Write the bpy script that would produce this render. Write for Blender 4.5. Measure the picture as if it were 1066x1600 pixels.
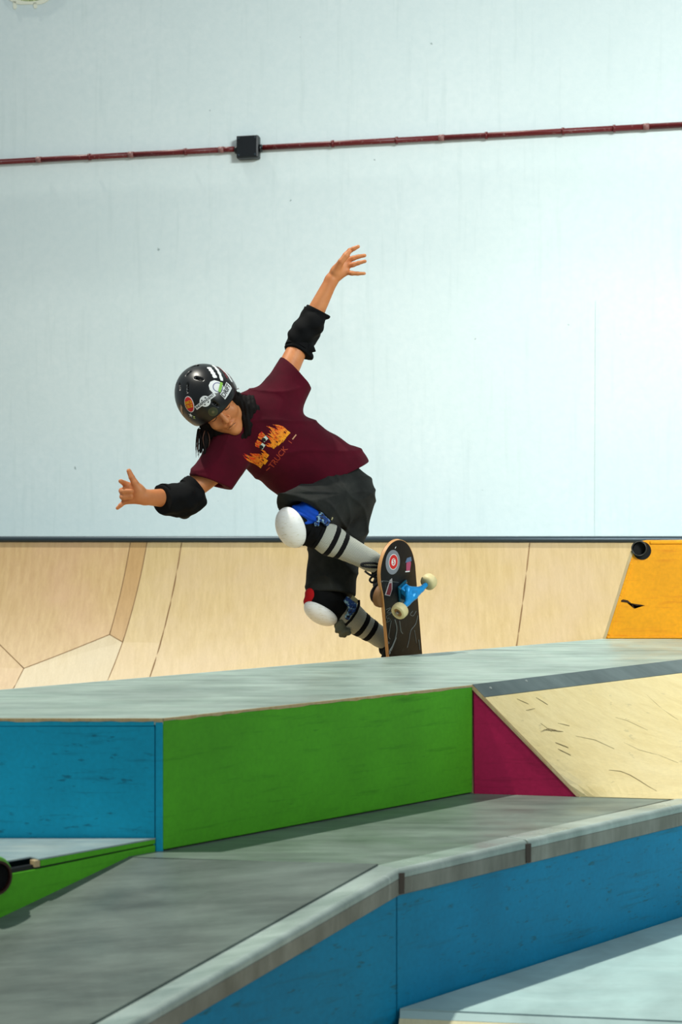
import bpy, bmesh, math, random
import numpy as np
from mathutils import Vector, Matrix
from mathutils.bvhtree import BVHTree

random.seed(4)
rng = np.random.default_rng(4)
S = bpy.context.scene
C = S.collection
for o in list(bpy.data.objects): bpy.data.objects.remove(o)

# ------------------------------------------------------------------ camera
FPX, HORIZON, EYE = 2350.0, 840.0, 0.983          # focal length in px, horizon row, eye height (m)
cam = bpy.data.cameras.new('camera'); camo = bpy.data.objects.new('camera', cam); C.objects.link(camo)
camo.location = (0, 0, EYE); camo.rotation_euler = (math.radians(90), 0, 0)
cam.sensor_fit = 'VERTICAL'; cam.sensor_height = 36.0; cam.sensor_width = 24.0
cam.lens = FPX / 1600 * 36.0
cam.shift_y = (HORIZON - 800) / 1600.0
cam.clip_start = 0.05; cam.clip_end = 200
cam.dof.use_dof = True; cam.dof.focus_distance = 5.2; cam.dof.aperture_fstop = 5.6
S.camera = camo

# ------------------------------------------------------------------ world, sun, added fill lamps
W = bpy.data.worlds.new('daylight'); S.world = W; W.use_nodes = True
W.node_tree.nodes['Background'].inputs[0].default_value = (0.80, 0.93, 1.0, 1)
W.node_tree.nodes['Background'].inputs[1].default_value = 0.36
def light(name, kind, loc, direction, energy, color, **kw):
    l = bpy.data.lights.new(name, kind); l.energy = energy; l.color = color
    for k, v in kw.items(): setattr(l, k, v)
    o = bpy.data.objects.new(name, l); C.objects.link(o); o.location = loc
    o.rotation_euler = Vector(direction).to_track_quat('-Z', 'Y').to_euler()
    return o
light('sun', 'SUN', (-4, 4, 9), (0.40, -0.03, -0.92), 3.0, (1.0, 0.97, 0.86), angle=math.radians(1.2))
light('wall_fill_lamp', 'AREA', (4.8, -0.8, 5.6), (-3.6, 10.1, -3.9), 112, (0.93, 1.0, 0.99), shape='RECTANGLE', size=2.2, size_y=1.6, spread=math.radians(54))  # added lamp that brightens the back wall, no real fixture
light('front_fill_lamp', 'AREA', (5.5, -3.0, 3.6), (-0.62, 0.76, -0.24), 110, (0.93, 0.98, 1.0), shape='RECTANGLE', size=4.0, size_y=3.0)  # added fill from front right to lift the dark front faces

S.view_settings.view_transform = 'Standard'; S.view_settings.look = 'None'
S.view_settings.gamma = 1.0; S.view_settings.use_curve_mapping = False
S.view_settings.exposure = 0.0

# ------------------------------------------------------------------ helpers
def P(px, py, Y):
    return Vector(((px - 533) / FPX * Y, Y, EYE - (py - HORIZON) / FPX * Y))
def PZ(px, py, z):
    Y = (EYE - z) * FPX / (py - HORIZON)
    return Vector(((px - 533) / FPX * Y, Y, z))
def PP(px, py, p0, n):                       # pixel onto a plane
    d = P(px, py, 1.0) - Vector((0, 0, EYE)); o = Vector((0, 0, EYE))
    t = (Vector(p0) - o).dot(n) / d.dot(n)
    return o + d * t

def link(name, me, mat=None, parent=None, smooth=False):
    o = bpy.data.objects.new(name, me); C.objects.link(o)
    if mat: me.materials.append(mat)
    if parent: o.parent = parent
    if smooth:
        me.polygons.foreach_set('use_smooth', [True] * len(me.polygons))
    return o
def mk(name, verts, faces, mat=None, parent=None, smooth=False, bevel=0):
    me = bpy.data.meshes.new(name)
    me.from_pydata([tuple(v) for v in verts], [], [tuple(f) for f in faces]); me.update()
    if bevel or True:
        bm = bmesh.new(); bm.from_mesh(me); bmesh.ops.recalc_face_normals(bm, faces=bm.faces); bm.to_mesh(me); bm.free()
    o = link(name, me, mat, parent, smooth)
    if bevel:
        m = o.modifiers.new('bevel', 'BEVEL'); m.width = bevel; m.segments = 2; m.limit_method = 'ANGLE'; m.angle_limit = 0.6
    return o
def root(name, label, cat, loc=(0, 0, 0), group=None):
    o = bpy.data.objects.new(name, None); C.objects.link(o); o.location = (0, 0, 0)
    o.empty_display_size = 0.1
    o['label'] = label; o['category'] = cat
    if group: o['group'] = group
    return o
def tag(o, label, cat, group=None):
    o['label'] = label; o['category'] = cat
    if group: o['group'] = group
    return o
def prism(name, pts, vec, mat, parent=None, bevel=0.0):
    n = len(pts); vec = Vector(vec)
    v = [Vector(p) for p in pts] + [Vector(p) + vec for p in pts]
    f = [tuple(range(n)), tuple(range(2 * n - 1, n - 1, -1))] + [(i, (i + 1) % n, n + (i + 1) % n, n + i) for i in range(n)]
    return mk(name, v, f, mat, parent, False, bevel)
def tube(name, pts, r, mat, parent=None, seg=10, cyclic=False, caps=True):
    """round tube through points, radius may be a list"""
    pts = [Vector(p) for p in pts]; n = len(pts)
    rs = r if isinstance(r, (list, tuple)) else [r] * n
    v, f = [], []
    ref = None
    for i, p in enumerate(pts):
        a = pts[max(i - 1, 0)]; b = pts[min(i + 1, n - 1)]
        t = (b - a).normalized()
        if ref is None:
            ref = t.orthogonal().normalized()
        ref = (ref - t * ref.dot(t)).normalized()
        s = t.cross(ref)
        for k in range(seg):
            an = 2 * math.pi * k / seg
            v.append(p + (ref * math.cos(an) + s * math.sin(an)) * rs[i])
    for i in range(n - 1):
        for k in range(seg):
            f.append((i * seg + k, i * seg + (k + 1) % seg, (i + 1) * seg + (k + 1) % seg, (i + 1) * seg + k))
    if caps:
        f.append(tuple(range(seg - 1, -1, -1))); f.append(tuple(range((n - 1) * seg, n * seg)))
    return mk(name, v, f, mat, parent, True)
def lathe(name, prof, origin, axis, mat, parent=None, seg=28, caps=True):
    """profile list of (radius, along axis)"""
    axis = Vector(axis).normalized(); ref = axis.orthogonal().normalized(); s = axis.cross(ref)
    v, f = [], []
    for (r, t) in prof:
        for k in range(seg):
            an = 2 * math.pi * k / seg
            v.append(Vector(origin) + axis * t + (ref * math.cos(an) + s * math.sin(an)) * r)
    n = len(prof)
    for i in range(n - 1):
        for k in range(seg):
            f.append((i * seg + k, i * seg + (k + 1) % seg, (i + 1) * seg + (k + 1) % seg, (i + 1) * seg + k))
    if caps: f.append(tuple(range(seg))); f.append(tuple(range((n - 1) * seg, n * seg)))
    o = mk(name, v, f, mat, parent, True)
    m = o.modifiers.new('split', 'EDGE_SPLIT'); m.split_angle = 0.7
    return o

# ------------------------------------------------------------------ materials
class NT:
    def __init__(s, name):
        s.m = bpy.data.materials.new(name); s.m.use_nodes = True; s.t = s.m.node_tree
        s.b = s.t.nodes['Principled BSDF']
    def n(s, kind, **kw):
        x = s.t.nodes.new(kind)
        for k, v in kw.items():
            if k in x.inputs.keys(): x.inputs[k].default_value = v
            else: setattr(x, k, v)
        return x
    def l(s, a, b): s.t.links.new(a, b)
    def coord(s, scale=(1, 1, 1), rot=(0, 0, 0), src='Object'):
        c = s.n('ShaderNodeTexCoord'); m = s.n('ShaderNodeMapping')
        m.inputs['Scale'].default_value = scale; m.inputs['Rotation'].default_value = rot
        s.l(c.outputs[src], m.inputs[0]); return m.outputs[0]
    def noise(s, vec, scale, detail=4, rough=0.55, dist=0.0):
        x = s.n('ShaderNodeTexNoise'); x.inputs['Scale'].default_value = scale; x.inputs['Detail'].default_value = detail
        x.inputs['Roughness'].default_value = rough; x.inputs['Distortion'].default_value = dist
        s.l(vec, x.inputs['Vector']); return x.outputs['Fac']
    def ramp(s, fac, stops):
        r = s.n('ShaderNodeValToRGB'); e = r.color_ramp.elements
        while len(e) < len(stops): e.new(0.5)
        for i, (p, c) in enumerate(stops):
            e[i].position = p; e[i].color = (c, c, c, 1) if not isinstance(c, tuple) else (*c, 1)
        s.l(fac, r.inputs[0]); return r.outputs[0]
    def mix(s, fac, a, b, mode='MIX'):
        x = s.n('ShaderNodeMix'); x.data_type = 'RGBA'; x.blend_type = mode
        for sock, val in ((x.inputs[0], fac), (x.inputs[6], a), (x.inputs[7], b)):
            if isinstance(val, (int, float)): sock.default_value = val
            elif isinstance(val, tuple): sock.default_value = (*val, 1) if len(val) == 3 else val
            else: s.l(val, sock)
        return x.outputs[2]
    def bump(s, h, strength, dist=0.01):
        x = s.n('ShaderNodeBump'); x.inputs['Strength'].default_value = strength; x.inputs['Distance'].default_value = dist
        s.l(h, x.inputs['Height']); s.l(x.outputs[0], s.b.inputs['Normal']); return x
    def out(s, color=None, rough=None, metal=None, spec=None):
        if color is not None:
            if isinstance(color, tuple): s.b.inputs['Base Color'].default_value = (*color, 1)
            else: s.l(color, s.b.inputs['Base Color'])
        if rough is not None:
            if isinstance(rough, (int, float)): s.b.inputs['Roughness'].default_value = rough
            else: s.l(rough, s.b.inputs['Roughness'])
        if metal is not None: s.b.inputs['Metallic'].default_value = metal
        if spec is not None: s.b.inputs['Specular IOR Level'].default_value = spec
        return s.m
def srgb(r, g, b):
    f = lambda c: (c / 255 / 12.92) if c / 255 <= 0.04045 else ((c / 255 + 0.055) / 1.055) ** 2.4
    return (f(r), f(g), f(b))
def plain(name, col, rough=0.6, metal=0.0, spec=0.5):
    t = NT(name); return t.out(col, rough, metal, spec)
def painted(name, col, scuff, rough=0.45, amount=0.62, rot=0.0):
    """painted plywood: faint mottling, short dark scuffs and little chips"""
    t = NT(name)
    v = t.coord(); vs = t.coord((1, 1, 3.2), (0, 0.5, rot))
    m = t.ramp(t.noise(v, 5, 5), [(0.3, 0.86), (0.7, 1.06)])
    c = t.mix(1.0, col, m, 'MULTIPLY')
    fine = t.ramp(t.noise(v, 90, 3), [(0.3, 0.92), (0.7, 1.05)])
    c = t.mix(1.0, c, fine, 'MULTIPLY')
    sp = t.ramp(t.noise(vs, 26, 3, 0.6), [(amount + 0.05, 0.0), (amount + 0.14, 0.6)])
    c = t.mix(sp, c, scuff)
    st = t.ramp(t.noise(t.coord((1.2, 1.2, 14)), 4, 4, 0.7), [(0.56, 0.0), (0.74, 0.5)])
    c = t.mix(st, c, scuff)
    t.bump(t.noise(v, 60, 4), 0.12, 0.004)
    return t.out(c, rough, None, 0.25)
def deckpaint(name, col, dark, light_, rough=0.38, rot=math.radians(45), spec=0.5):
    """grey riding surface: streaked wear along the run, smudges, polish"""
    t = NT(name)
    v = t.coord(); vs = t.coord((1.0, 6, 1), (0, 0, -rot))
    a = t.noise(vs, 3.0, 6, 0.65)
    c = t.mix(t.ramp(a, [(0.32, 0.0), (0.68, 1.0)]), dark, light_)
    c = t.mix(0.45, c, col)
    b = t.ramp(t.noise(v, 3.5, 5, 0.6, 0.5), [(0.35, 0.78), (0.65, 1.08)])
    c = t.mix(1.0, c, b, 'MULTIPLY')
    sc = t.ramp(t.noise(t.coord((1, 22, 1), (0, 0, -rot + 0.25)), 5, 4, 0.7), [(0.62, 0.0), (0.75, 0.55)])
    c = t.mix(sc, c, light_)
    r = t.ramp(t.noise(v, 8, 5), [(0.3, rough - 0.08), (0.7, rough + 0.14)])
    t.bump(t.noise(v, 120, 3), 0.06, 0.002)
    return t.out(c, r, None, spec)
def plywood(name, col, grain, stain, rot=(0, 0, 0), stretch=(9, 9, 1.0), rough=0.5, scuffs=0.0):
    t = NT(name)
    v = t.coord(); vg = t.coord(stretch, rot)
    g = t.ramp(t.noise(vg, 3.5, 6, 0.62, 0.4), [(0.3, 0.0), (0.72, 1.0)])
    c = t.mix(g, grain, col)
    b = t.ramp(t.noise(v, 2.2, 4, 0.55), [(0.42, 0.0), (0.72, 0.55)])
    c = t.mix(b, c, stain)
    f = t.ramp(t.noise(vg, 26, 4, 0.6), [(0.3, 0.94), (0.7, 1.04)])
    c = t.mix(1.0, c, f, 'MULTIPLY')
    if scuffs:
        k = t.ramp(t.noise(t.coord((3.0, 3.0, 9.0), (0.5, 0.4, 0.6)), 6.5, 3, 0.6), [(0.66, 0.0), (0.70, scuffs)])
        c = t.mix(k, c, (0.14, 0.11, 0.07))
    t.bump(t.noise(vg, 30, 4), 0.08, 0.003)
    return t.out(c, rough)

M = {}
M['deck'] = deckpaint('deck_grey_paint', srgb(146, 168, 156), srgb(112, 134, 126), srgb(192, 210, 198))
M['low'] = deckpaint('low_deck_grey_paint', srgb(112, 126, 118), srgb(84, 96, 90), srgb(140, 156, 146), 0.40)
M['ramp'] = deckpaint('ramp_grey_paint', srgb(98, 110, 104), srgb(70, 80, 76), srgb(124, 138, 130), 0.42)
M['strip'] = deckpaint('steel_strip_paint', srgb(92, 108, 108), srgb(80, 94, 96), srgb(112, 126, 126), 0.45)
M['slab'] = deckpaint('pale_floor_paint', srgb(176, 206, 204), srgb(168, 198, 196), srgb(192, 218, 216), 0.6)
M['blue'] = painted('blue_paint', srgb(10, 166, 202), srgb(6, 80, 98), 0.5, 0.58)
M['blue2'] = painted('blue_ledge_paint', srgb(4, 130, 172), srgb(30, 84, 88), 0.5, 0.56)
M['green'] = painted('green_paint', srgb(84, 174, 34), srgb(46, 116, 18), 0.5, 0.64)
M['red'] = painted('crimson_paint', srgb(188, 28, 82), srgb(120, 14, 50), 0.5, 0.66)
M['orange'] = painted('orange_paint', srgb(246, 164, 14), srgb(200, 96, 10), 0.5, 0.66)
M['tan'] = plywood('worn_ply_edge', srgb(205, 185, 140), srgb(190, 150, 95), srgb(170, 160, 130), stretch=(20, 20, 4))
M['ply'] = plywood('pale_birch_ply', srgb(232, 214, 158), srgb(216, 194, 134), srgb(226, 212, 170), (0, 0, 0.8), (3, 9, 3), 0.45, 0.22)
M['plyA'] = plywood('back_ply_a', srgb(198, 168, 120), srgb(180, 148, 98), srgb(196, 158, 126), (0, 0, 0.2), (10, 3, 1.0))
M['plyB'] = plywood('back_ply_b', srgb(186, 150, 98), srgb(172, 136, 86), srgb(182, 150, 104), (0, 0, 0.2), (10, 3, 1.0))
M['plyC'] = plywood('back_ply_c', srgb(200, 176, 128), srgb(184, 158, 108), srgb(196, 172, 142), (0, 0, 0.2), (12, 3, 0.7))
M['plyD'] = plywood('back_ply_d', srgb(198, 180, 142), srgb(186, 166, 126), srgb(194, 180, 152), (0, 0, 0.2), (10, 3, 1.0))
M['coping'] = deckpaint('ledge_coping_grey', srgb(120, 122, 112), srgb(92, 90, 80), srgb(158, 160, 150), 0.42)
M['lip'] = deckpaint('ledge_lip_polished', srgb(150, 168, 162), srgb(128, 144, 138), srgb(196, 210, 204), 0.28)
M['rust'] = plain('rusty_joint', srgb(62, 50, 42), 0.7)
M['darksteel'] = plain('dark_steel', srgb(52, 66, 74), 0.4, 0.4)
M['black'] = plain('black_paint', srgb(14, 15, 16), 0.5)
M['hole'] = plain('dark_inside', srgb(6, 6, 7), 0.9)
M['seam'] = plain('joint_filler', srgb(128, 98, 62), 0.8)
M['concrete'] = deckpaint('concrete_floor', srgb(120, 124, 120), srgb(100, 104, 100), srgb(140, 144, 140), 0.7)

# wall paint: cyan-white, roller mottling, a few small dark chips
def wallmat():
    t = NT('white_wall_paint')
    v = t.coord()
    c = t.mix(t.ramp(t.noise(v, 1.1, 5, 0.6), [(0.3, 0.0), (0.7, 1.0)]), srgb(222, 236, 235), srgb(230, 242, 241))
    c = t.mix(t.ramp(t.noise(v, 24, 3), [(0.3, 0.0), (0.7, 0.5)]), c, srgb(216, 232, 232))
    chip = t.ramp(t.noise(v, 17, 2, 0.5), [(0.78, 0.0), (0.80, 0.7)])
    c = t.mix(chip, c, srgb(120, 140, 138))
    streak = t.ramp(t.noise(t.coord((7, 7, 0.5)), 3, 4, 0.6), [(0.55, 0.0), (0.8, 0.25)])
    c = t.mix(streak, c, srgb(186, 206, 204))
    t.bump(t.noise(v, 45, 4), 0.10, 0.006)
    return t.out(c, 0.55)
M['wall'] = wallmat()

# ------------------------------------------------------------------ the setting
ROT = 0.2076                                                       # the back wall runs 11.7 degrees off the picture plane
wdir = Vector((1, -ROT, 0)).normalized(); wnor = Vector((-ROT, -1, 0)).normalized()
WY = 9.5
def wallpt(x, z, off=0.0):                                         # x along world X at the wall plane
    return Vector((x, WY - ROT * x, z)) + wnor * off
def wall_px(px, py, off=0.0):
    return PP(px, py, Vector((0, WY, 0)) + wnor * off, wnor)
wl, wr = wallpt(-9, -0.5), wallpt(9, -0.5)
wall = prism('wall_back', [wl, wr, wr + Vector((0, 0, 7.0)), wl + Vector((0, 0, 7.0))], -wnor * 0.25, M['wall'])
wall['kind'] = 'structure'
FL = -0.45
floor = prism('floor', [(-10, -6, FL), (10, -6, FL), (10, 12, FL), (-10, 12, FL)], (0, 0, -0.1), M['concrete'])
floor['kind'] = 'structure'
# faint butt joint between two wall boards
jt = wall_px(931, 470, 0.001); jb = wall_px(929, 838, 0.001)
js = prism('trim_1', [jt - wdir * 0.002, jt + wdir * 0.002, Vector((jb.x, jb.y, 0.5)) + wdir * 0.002, Vector((jb.x, jb.y, 0.5)) - wdir * 0.002], wnor * 0.0015, plain('wall_joint', srgb(206, 224, 223), 0.7)); js['kind'] = 'structure'

# conduit: red painted pipe runs, couplings, clips, black junction box
M['conduit'] = None
t = NT('oxide_red_conduit'); v = t.coord((30, 30, 30))
cc = t.mix(t.ramp(t.noise(v, 2.0, 3), [(0.62, 0.0), (0.70, 0.55)]), srgb(98, 12, 16), srgb(168, 140, 132))
M['conduit'] = t.out(cc, 0.45)
PZW = 0.045
cond = root('conduit', 'thin dark red conduit pipe running across the white wall', 'pipe')
def cpx(px): 
    return wall_px(px, 253 + (195 - 253) * px / 1066.0, 0.030)
for (a, b) in ((-900, 61), (61, 205), (205, 346), (346, 366), (411, 690), (690, 1010), (1010, 2100)):
    tube('pipe_length', [cpx(a), cpx(b)], 0.0175, M['conduit'], cond, 12)
for a in (61, 205, 346, 690, 1010):
    d = (cpx(a + 1) - cpx(a)).normalized() * 0.018
    tube('coupling', [cpx(a) - d, cpx(a) + d], 0.0205, plain('worn_coupling', srgb(140, 96, 92), 0.5), cond, 12)
for a in (-80, 140, 290, 520, 620, 760, 880, 960):
    q = cpx(a); d = wdir * 0.008
    tube('clip', [q - d, q + d], 0.0225, M['conduit'], cond, 12)
jb_ = root('junction_box', 'square black electrical junction box on the red conduit', 'electrical box')
c0 = wall_px(388.5, 231, 0.03)
up = Vector((0, 0, 1))
def wbox(name, c, hw, hh, d0, d1, mat, par, bevel=0.006):
    base = c - wnor * 0.03 + wnor * d0
    q = [base + wdir * a * hw + up * b * hh for a, b in ((-1, -1), (1, -1), (1, 1), (-1, 1))]
    return prism(name, q, wnor * (d1 - d0), mat, par, bevel)
M['box'] = plain('black_box_plastic', srgb(10, 16, 20), 0.38)
wbox('body', c0, 0.072, 0.072, 0.0, 0.062, M['box'], jb_, 0.008)
wbox('lid', c0, 0.069, 0.069, 0.062, 0.072, M['box'], jb_, 0.008)
for a in (-1, 1):
    for b in (-1, 1):
        q = c0 + wdir * a * 0.054 + up * b * 0.054
        lathe('screw', [(0.006, 0.04), (0.006, 0.044), (0.003, 0.045)], q - wnor * 0.0, wnor, M['darksteel'], jb_, 10)
    d = wdir * a
    tube('gland', [c0 + d * 0.070 + up * (-0.008 + a * .002), c0 + d * 0.088 + up * (-0.008 + a * .002)], 0.024, M['box'], jb_, 12)

# scrap of a painted mural at the very top of the wall, left: white outline round pale green speckle
mural = root('mural_fragment', 'white outlined pale green painted blob at the top left of the wall', 'mural')
def wall_poly(name, px, mat, par, off, th=0.002):
    q = [wall_px(x, y, off) for x, y in px]
    return prism(name, q, wnor * th, mat, par)
t = NT('speckled_green_paint'); cc = t.mix(t.ramp(t.noise(t.coord(), 60, 3), [(0.4, 0.0), (0.6, 1.0)]), srgb(120, 140, 80), srgb(214, 222, 170))
M['speck'] = t.out(cc, 0.6)
M['muralwhite'] = plain('mural_white', srgb(238, 240, 220), 0.6)
el = [(46 + 42 * math.cos(a), -24 + 26.5 * math.sin(a)) for a in np.linspace(0, 2 * math.pi, 40, endpoint=False)]
wall_poly('green_fill', el, M['speck'], mural, 0.001)
ro = [(46 + (49 + 1.5 * math.sin(5 * a)) * math.cos(a), -24 + (32 + 1.2 * math.sin(7 * a)) * math.sin(a)) for a in np.linspace(0, 2 * math.pi, 40, endpoint=False)]
vv = [wall_px(x, y, 0.001) for x, y in el] + [wall_px(x, y, 0.001) for x, y in ro]; n = 40
vv += [p + wnor * 0.004 for p in vv]
ff = []
for i in range(n):
    j = (i + 1) % n
    ff += [(80 + i, 80 + j, 120 + j, 120 + i), (i, j, 80 + j, 80 + i), (40 + i, 40 + j, 120 + j, 120 + i)]
mk('white_outline', vv, ff, M['muralwhite'], mural)
for (x, y0, y1) in ((23, 2, 14), (55, 4, 13)):
    dr = [(x - 2.6, y0), (x + 2.2, y0), (x + 3.2, y1 - 3), (x + 2, y1), (x - 0.5, y1 + 0.8), (x - 2.2, y1 - 2)]
    wall_poly('drip', dr, M['muralwhite'], mural, 0.001, 0.004)

# ------------------------------------------------------------------ back quarter pipe
QOFF = 0.62                                                         # coping this far in front of the wall
qp = root('back_quarter_pipe', 'long plywood quarter pipe along the foot of the white wall', 'ramp')
R = 2.1; ZT = 0.955; ZB = FL
th1 = math.acos(1 - (ZT - ZB) / R)
q0 = Vector((0, WY, 0)) + wnor * QOFF                               # coping line passes here
def qsurf(s, th):                                                   # s along the wall (m), th profile angle
    return q0 + wdir * s + wnor * (R * (math.sin(th1) - math.sin(th))) + Vector((0, 0, ZB + R * (1 - math.cos(th))))
def q_inv(px, py):
    o = np.array((0, 0, EYE)); d = np.array(P(px, py, 1.0)) - o
    lo, hi = 5.0, 12.0
    def g(t):
        p = Vector(o + d * t); off = (p - q0).dot(wnor); z = p.z
        x = R * math.sin(th1) - off                                  # horizontal from toe
        if x < 0: return -(z - ZB)
        cz = ZB + R
        return math.hypot(x, z - cz) - R if z < cz else x - R
    for _ in range(60):
        mid = (lo + hi) / 2
        if g(mid) < 0: lo = mid
        else: hi = mid
    p = Vector(o + d * lo)
    off = (p - q0).dot(wnor)
    return ((p - q0).dot(wdir), math.asin(min(1, max(0, (R * math.sin(th1) - off) / R))))
def qpanel(name, quads, mat, n=10, m=12, lift=0.0, gap=0.003):
    """quads: corner lists in (s, th): bottom-left, bottom-right, top-right, top-left"""
    v, f = [], []
    for qd in quads:
        b = len(v)
        for j in range(m + 1):
            for i in range(n + 1):
                a, c = i / n, j / m
                st = [(1 - a) * (1 - c) * qd[0][k] + a * (1 - c) * qd[1][k] + a * c * qd[2][k] + (1 - a) * c * qd[3][k] for k in (0, 1)]
                p = qsurf(*st)
                nn = (wnor * math.sin(st[1]) + Vector((0, 0, math.cos(st[1]))))
                v.append(p + nn * lift)
        for j in range(m):
            for i in range(n):
                f.append((b + j * (n + 1) + i, b + j * (n + 1) + i + 1, b + (j + 1) * (n + 1) + i + 1, b + (j + 1) * (n + 1) + i))
    o = mk(name, v, f, mat, qp, True)
    sm = o.modifiers.new('thick', 'SOLIDIFY'); sm.thickness = 0.008; sm.offset = 0; es = o.modifiers.new('split', 'EDGE_SPLIT'); es.split_angle = 0.8
    return o
def shrink(qd, g):                                                  # pull a quad in for the joint
    c = [sum(p[k] for p in qd) / 4 for k in (0, 1)]
    out = []
    for p in qd:
        ds, dt = p[0] - c[0], p[1] - c[1]
        out.append((p[0] - math.copysign(min(g, abs(ds)), ds), p[1] - math.copysign(min(g / R, abs(dt)), dt)))
    return out
I = q_inv
TT = th1
def top(px): return (I(px, 850)[0], TT)
def bot(px, py):                                                    # extend a seam down to the toe
    return None
def down(t, b, th=0.05):
    k = (th - t[1]) / (b[1] - t[1]); return (t[0] + (b[0] - t[0]) * k, th)
v37, m171, m192 = I(37.5, 1045), I(171.5, 992), I(192, 1004)
low192 = down(m192, I(169, 1063)); low37 = down(v37, I(22, 1075)); LS = -5.0
t204, t230, t284, t828 = top(204), top(230), top(284), top(828)
c_bot = I(234, 1060); e_bot = I(808, 1006)
sC, sE = down(t284, c_bot), down(t828, e_bot)
k_ = (m192[1] - TT) / (c_bot[1] - TT); cm = (t284[0] + (c_bot[0] - t284[0]) * k_, m192[1])
u0 = I(0, 1008); ku = (TT - v37[1]) / (u0[1] - v37[1]); tx = (v37[0] + (u0[0] - v37[0]) * ku, TT); tl = (v37[0], TT); lm = (LS, v37[1])
qpanel('panel', [[v37, m171, t204, tl], [v37, v37, tl, tx]], M['plyA'], 8, 12)
qpanel('panel', [[m171, m192, t230, t204]], M['plyB'], 4, 14)
qpanel('panel', [[low37, low192, m192, v37], [v37, m192, m171, m171]], M['plyD'], 8, 12)
qpanel('panel', [[(LS, 0.05), low37, v37, lm], [lm, v37, tx, (LS, TT)]], M['plyA'], 8, 10)
qpanel('panel', [[m192, cm, t284, t230], [low192, sC, cm, m192]], M['plyC'], 5, 12)
qpanel('panel', [[sC, sE, t828, t284]], M['plyC'], 16, 18)
qpanel('panel', [[sE, (5.0, 0.05), (5.0, TT), t828]], M['plyC'], 10, 18)
for a_, b_ in ((v37, m171), (m171, m192), (m171, t204), (m192, t230), (m192, low192), (v37, low37), (v37, tx), (sC, t284), (sE, t828)):
    tube('joint', [qsurf(a_[0] + (b_[0] - a_[0]) * u, a_[1] + (b_[1] - a_[1]) * u) for u in np.linspace(0, 1, 14)], 0.0054, M['seam'], qp, 6)
# backing that shows dark in the joints, small platform behind, steel coping
n_ = 20; v, f = [], []
for j in range(n_ + 1):
    th = TT * j / n_
    for s in (-6, 6): v.append(qsurf(s, th) - (wnor * math.sin(th) + Vector((0, 0, math.cos(th)))) * 0.006)
for j in range(n_): f.append((2 * j, 2 * j + 1, 2 * j + 3, 2 * j + 2))
mk('backing', v, f, M['seam'], qp, True)
tube('coping', [q0 + wdir * -6 + Vector((0, 0, 0.972)) , q0 + wdir * 6 + Vector((0, 0, 0.972))], 0.0195, M['darksteel'], qp, 14)
prism('platform', [q0 + wdir * -6 + up * 0.955 - wnor * 0.01, q0 + wdir * 6 + up * 0.955 - wnor * 0.01, q0 + wdir * 6 + up * 0.955 - wnor * QOFF, q0 + wdir * -6 + up * 0.955 - wnor * QOFF], (0, 0, 0.016), M['strip'], qp)

# ------------------------------------------------------------------ orange ramp end, right
orr = root('orange_ramp', 'orange painted end of a small ramp with a black coping tube', 'ramp')
OY = PZ(945, 998, 0.583).y
def O(px, py): return P(px, py, OY)
prof = [(946, 999), (949, 991), (958, 962), (968, 931), (976, 905), (983, 882), (990, 862), (1000, 846)]
face = [O(x, y) for x, y in prof] + [O(1012, 844), O(1420, 842), O(1420, 999)]
low = [O(946, 1300), O(1420, 1300)]
body = [low[0]] + face[:-1] + [low[1]]
prism('side_panel', body, (0, 0.022, 0), M['orange'], orr, 0.002)
# body behind the panel
prism('core', [p + Vector((0.012, 0.022, 0)) for p in body], (0.42, 1.2, 0), M['tan'], orr)
# riding sheet seen edge-on, pale
e = [O(x, y) for x, y in prof[:-1]]
sheet = [p for p in e] + [p + Vector((-0.011, 0, 0.004)) for p in reversed(e)]
prism('riding_sheet', [p + Vector((0, -0.004, 0)) for p in sheet], (0.42, 1.2, 0), M['plyC'], orr)
# raised border battens on the face
def batten(a, b, w, mat=None):
    a, b = O(*a), O(*b); d = (b - a).normalized(); nn = Vector((0, -1, 0)).cross(d) * w
    return prism('border_batten', [a, b, b + nn, a + nn], (0, -0.006, 0), mat or M['orange'], orr, 0.002)
batten((1016, 845.5), (1400, 843.5), -0.011)
batten((985, 885), (951, 990), 0.008) if False else None
batten((949, 991), (968, 931), -0.012); batten((968, 931), (984, 880), -0.012)
batten((949, 997.5), (1400, 997.5), 0.008)
# black coping tube, axis running back
cc_ = O(1000, 857)
tb = lathe('coping_tube', [(0.026, 0.05), (0.026, -0.02), (0.031, -0.02), (0.031, 1.2), (0.026, 1.2)], cc_, (0.33, 1, 0), M['black'], orr, 28, False)
lathe('tube_bore', [(0.0262, 0.03), (0.001, 0.03)], cc_, (0.33, 1, 0), M['hole'], orr)
lathe('tube_rim', [(0.0265, -0.0205), (0.0275, -0.0212), (0.0285, -0.0205), (0.0285, -0.0195)], cc_, (0.33, 1, 0), plain('worn_steel', srgb(70, 70, 66), 0.45, 0.5), orr, 28, False)
lathe('tube_cutout_shade', [(0.036, -0.0015), (0.001, -0.0016)], cc_ + Vector((0.009, 0, -0.009)), (0, 1, 0), M['hole'], orr)  # near-black disc paints the shade low right of the tube, at its cutout
# split in the ply, a ragged dark crack
ck = [(968, 939), (974, 936.5), (981, 938), (986, 942), (989, 949), (992, 951), (988, 943.5), (1000, 944.5), (1008, 946), (996, 946.5), (986, 944.5), (980, 941.5), (972, 940.5)]
prism('split', [O(x, y) + Vector((0, -0.0006, 0)) for x, y in ck], (0, -0.0012, 0), plain('split_wood', srgb(58, 34, 12), 0.9), orr)

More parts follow.
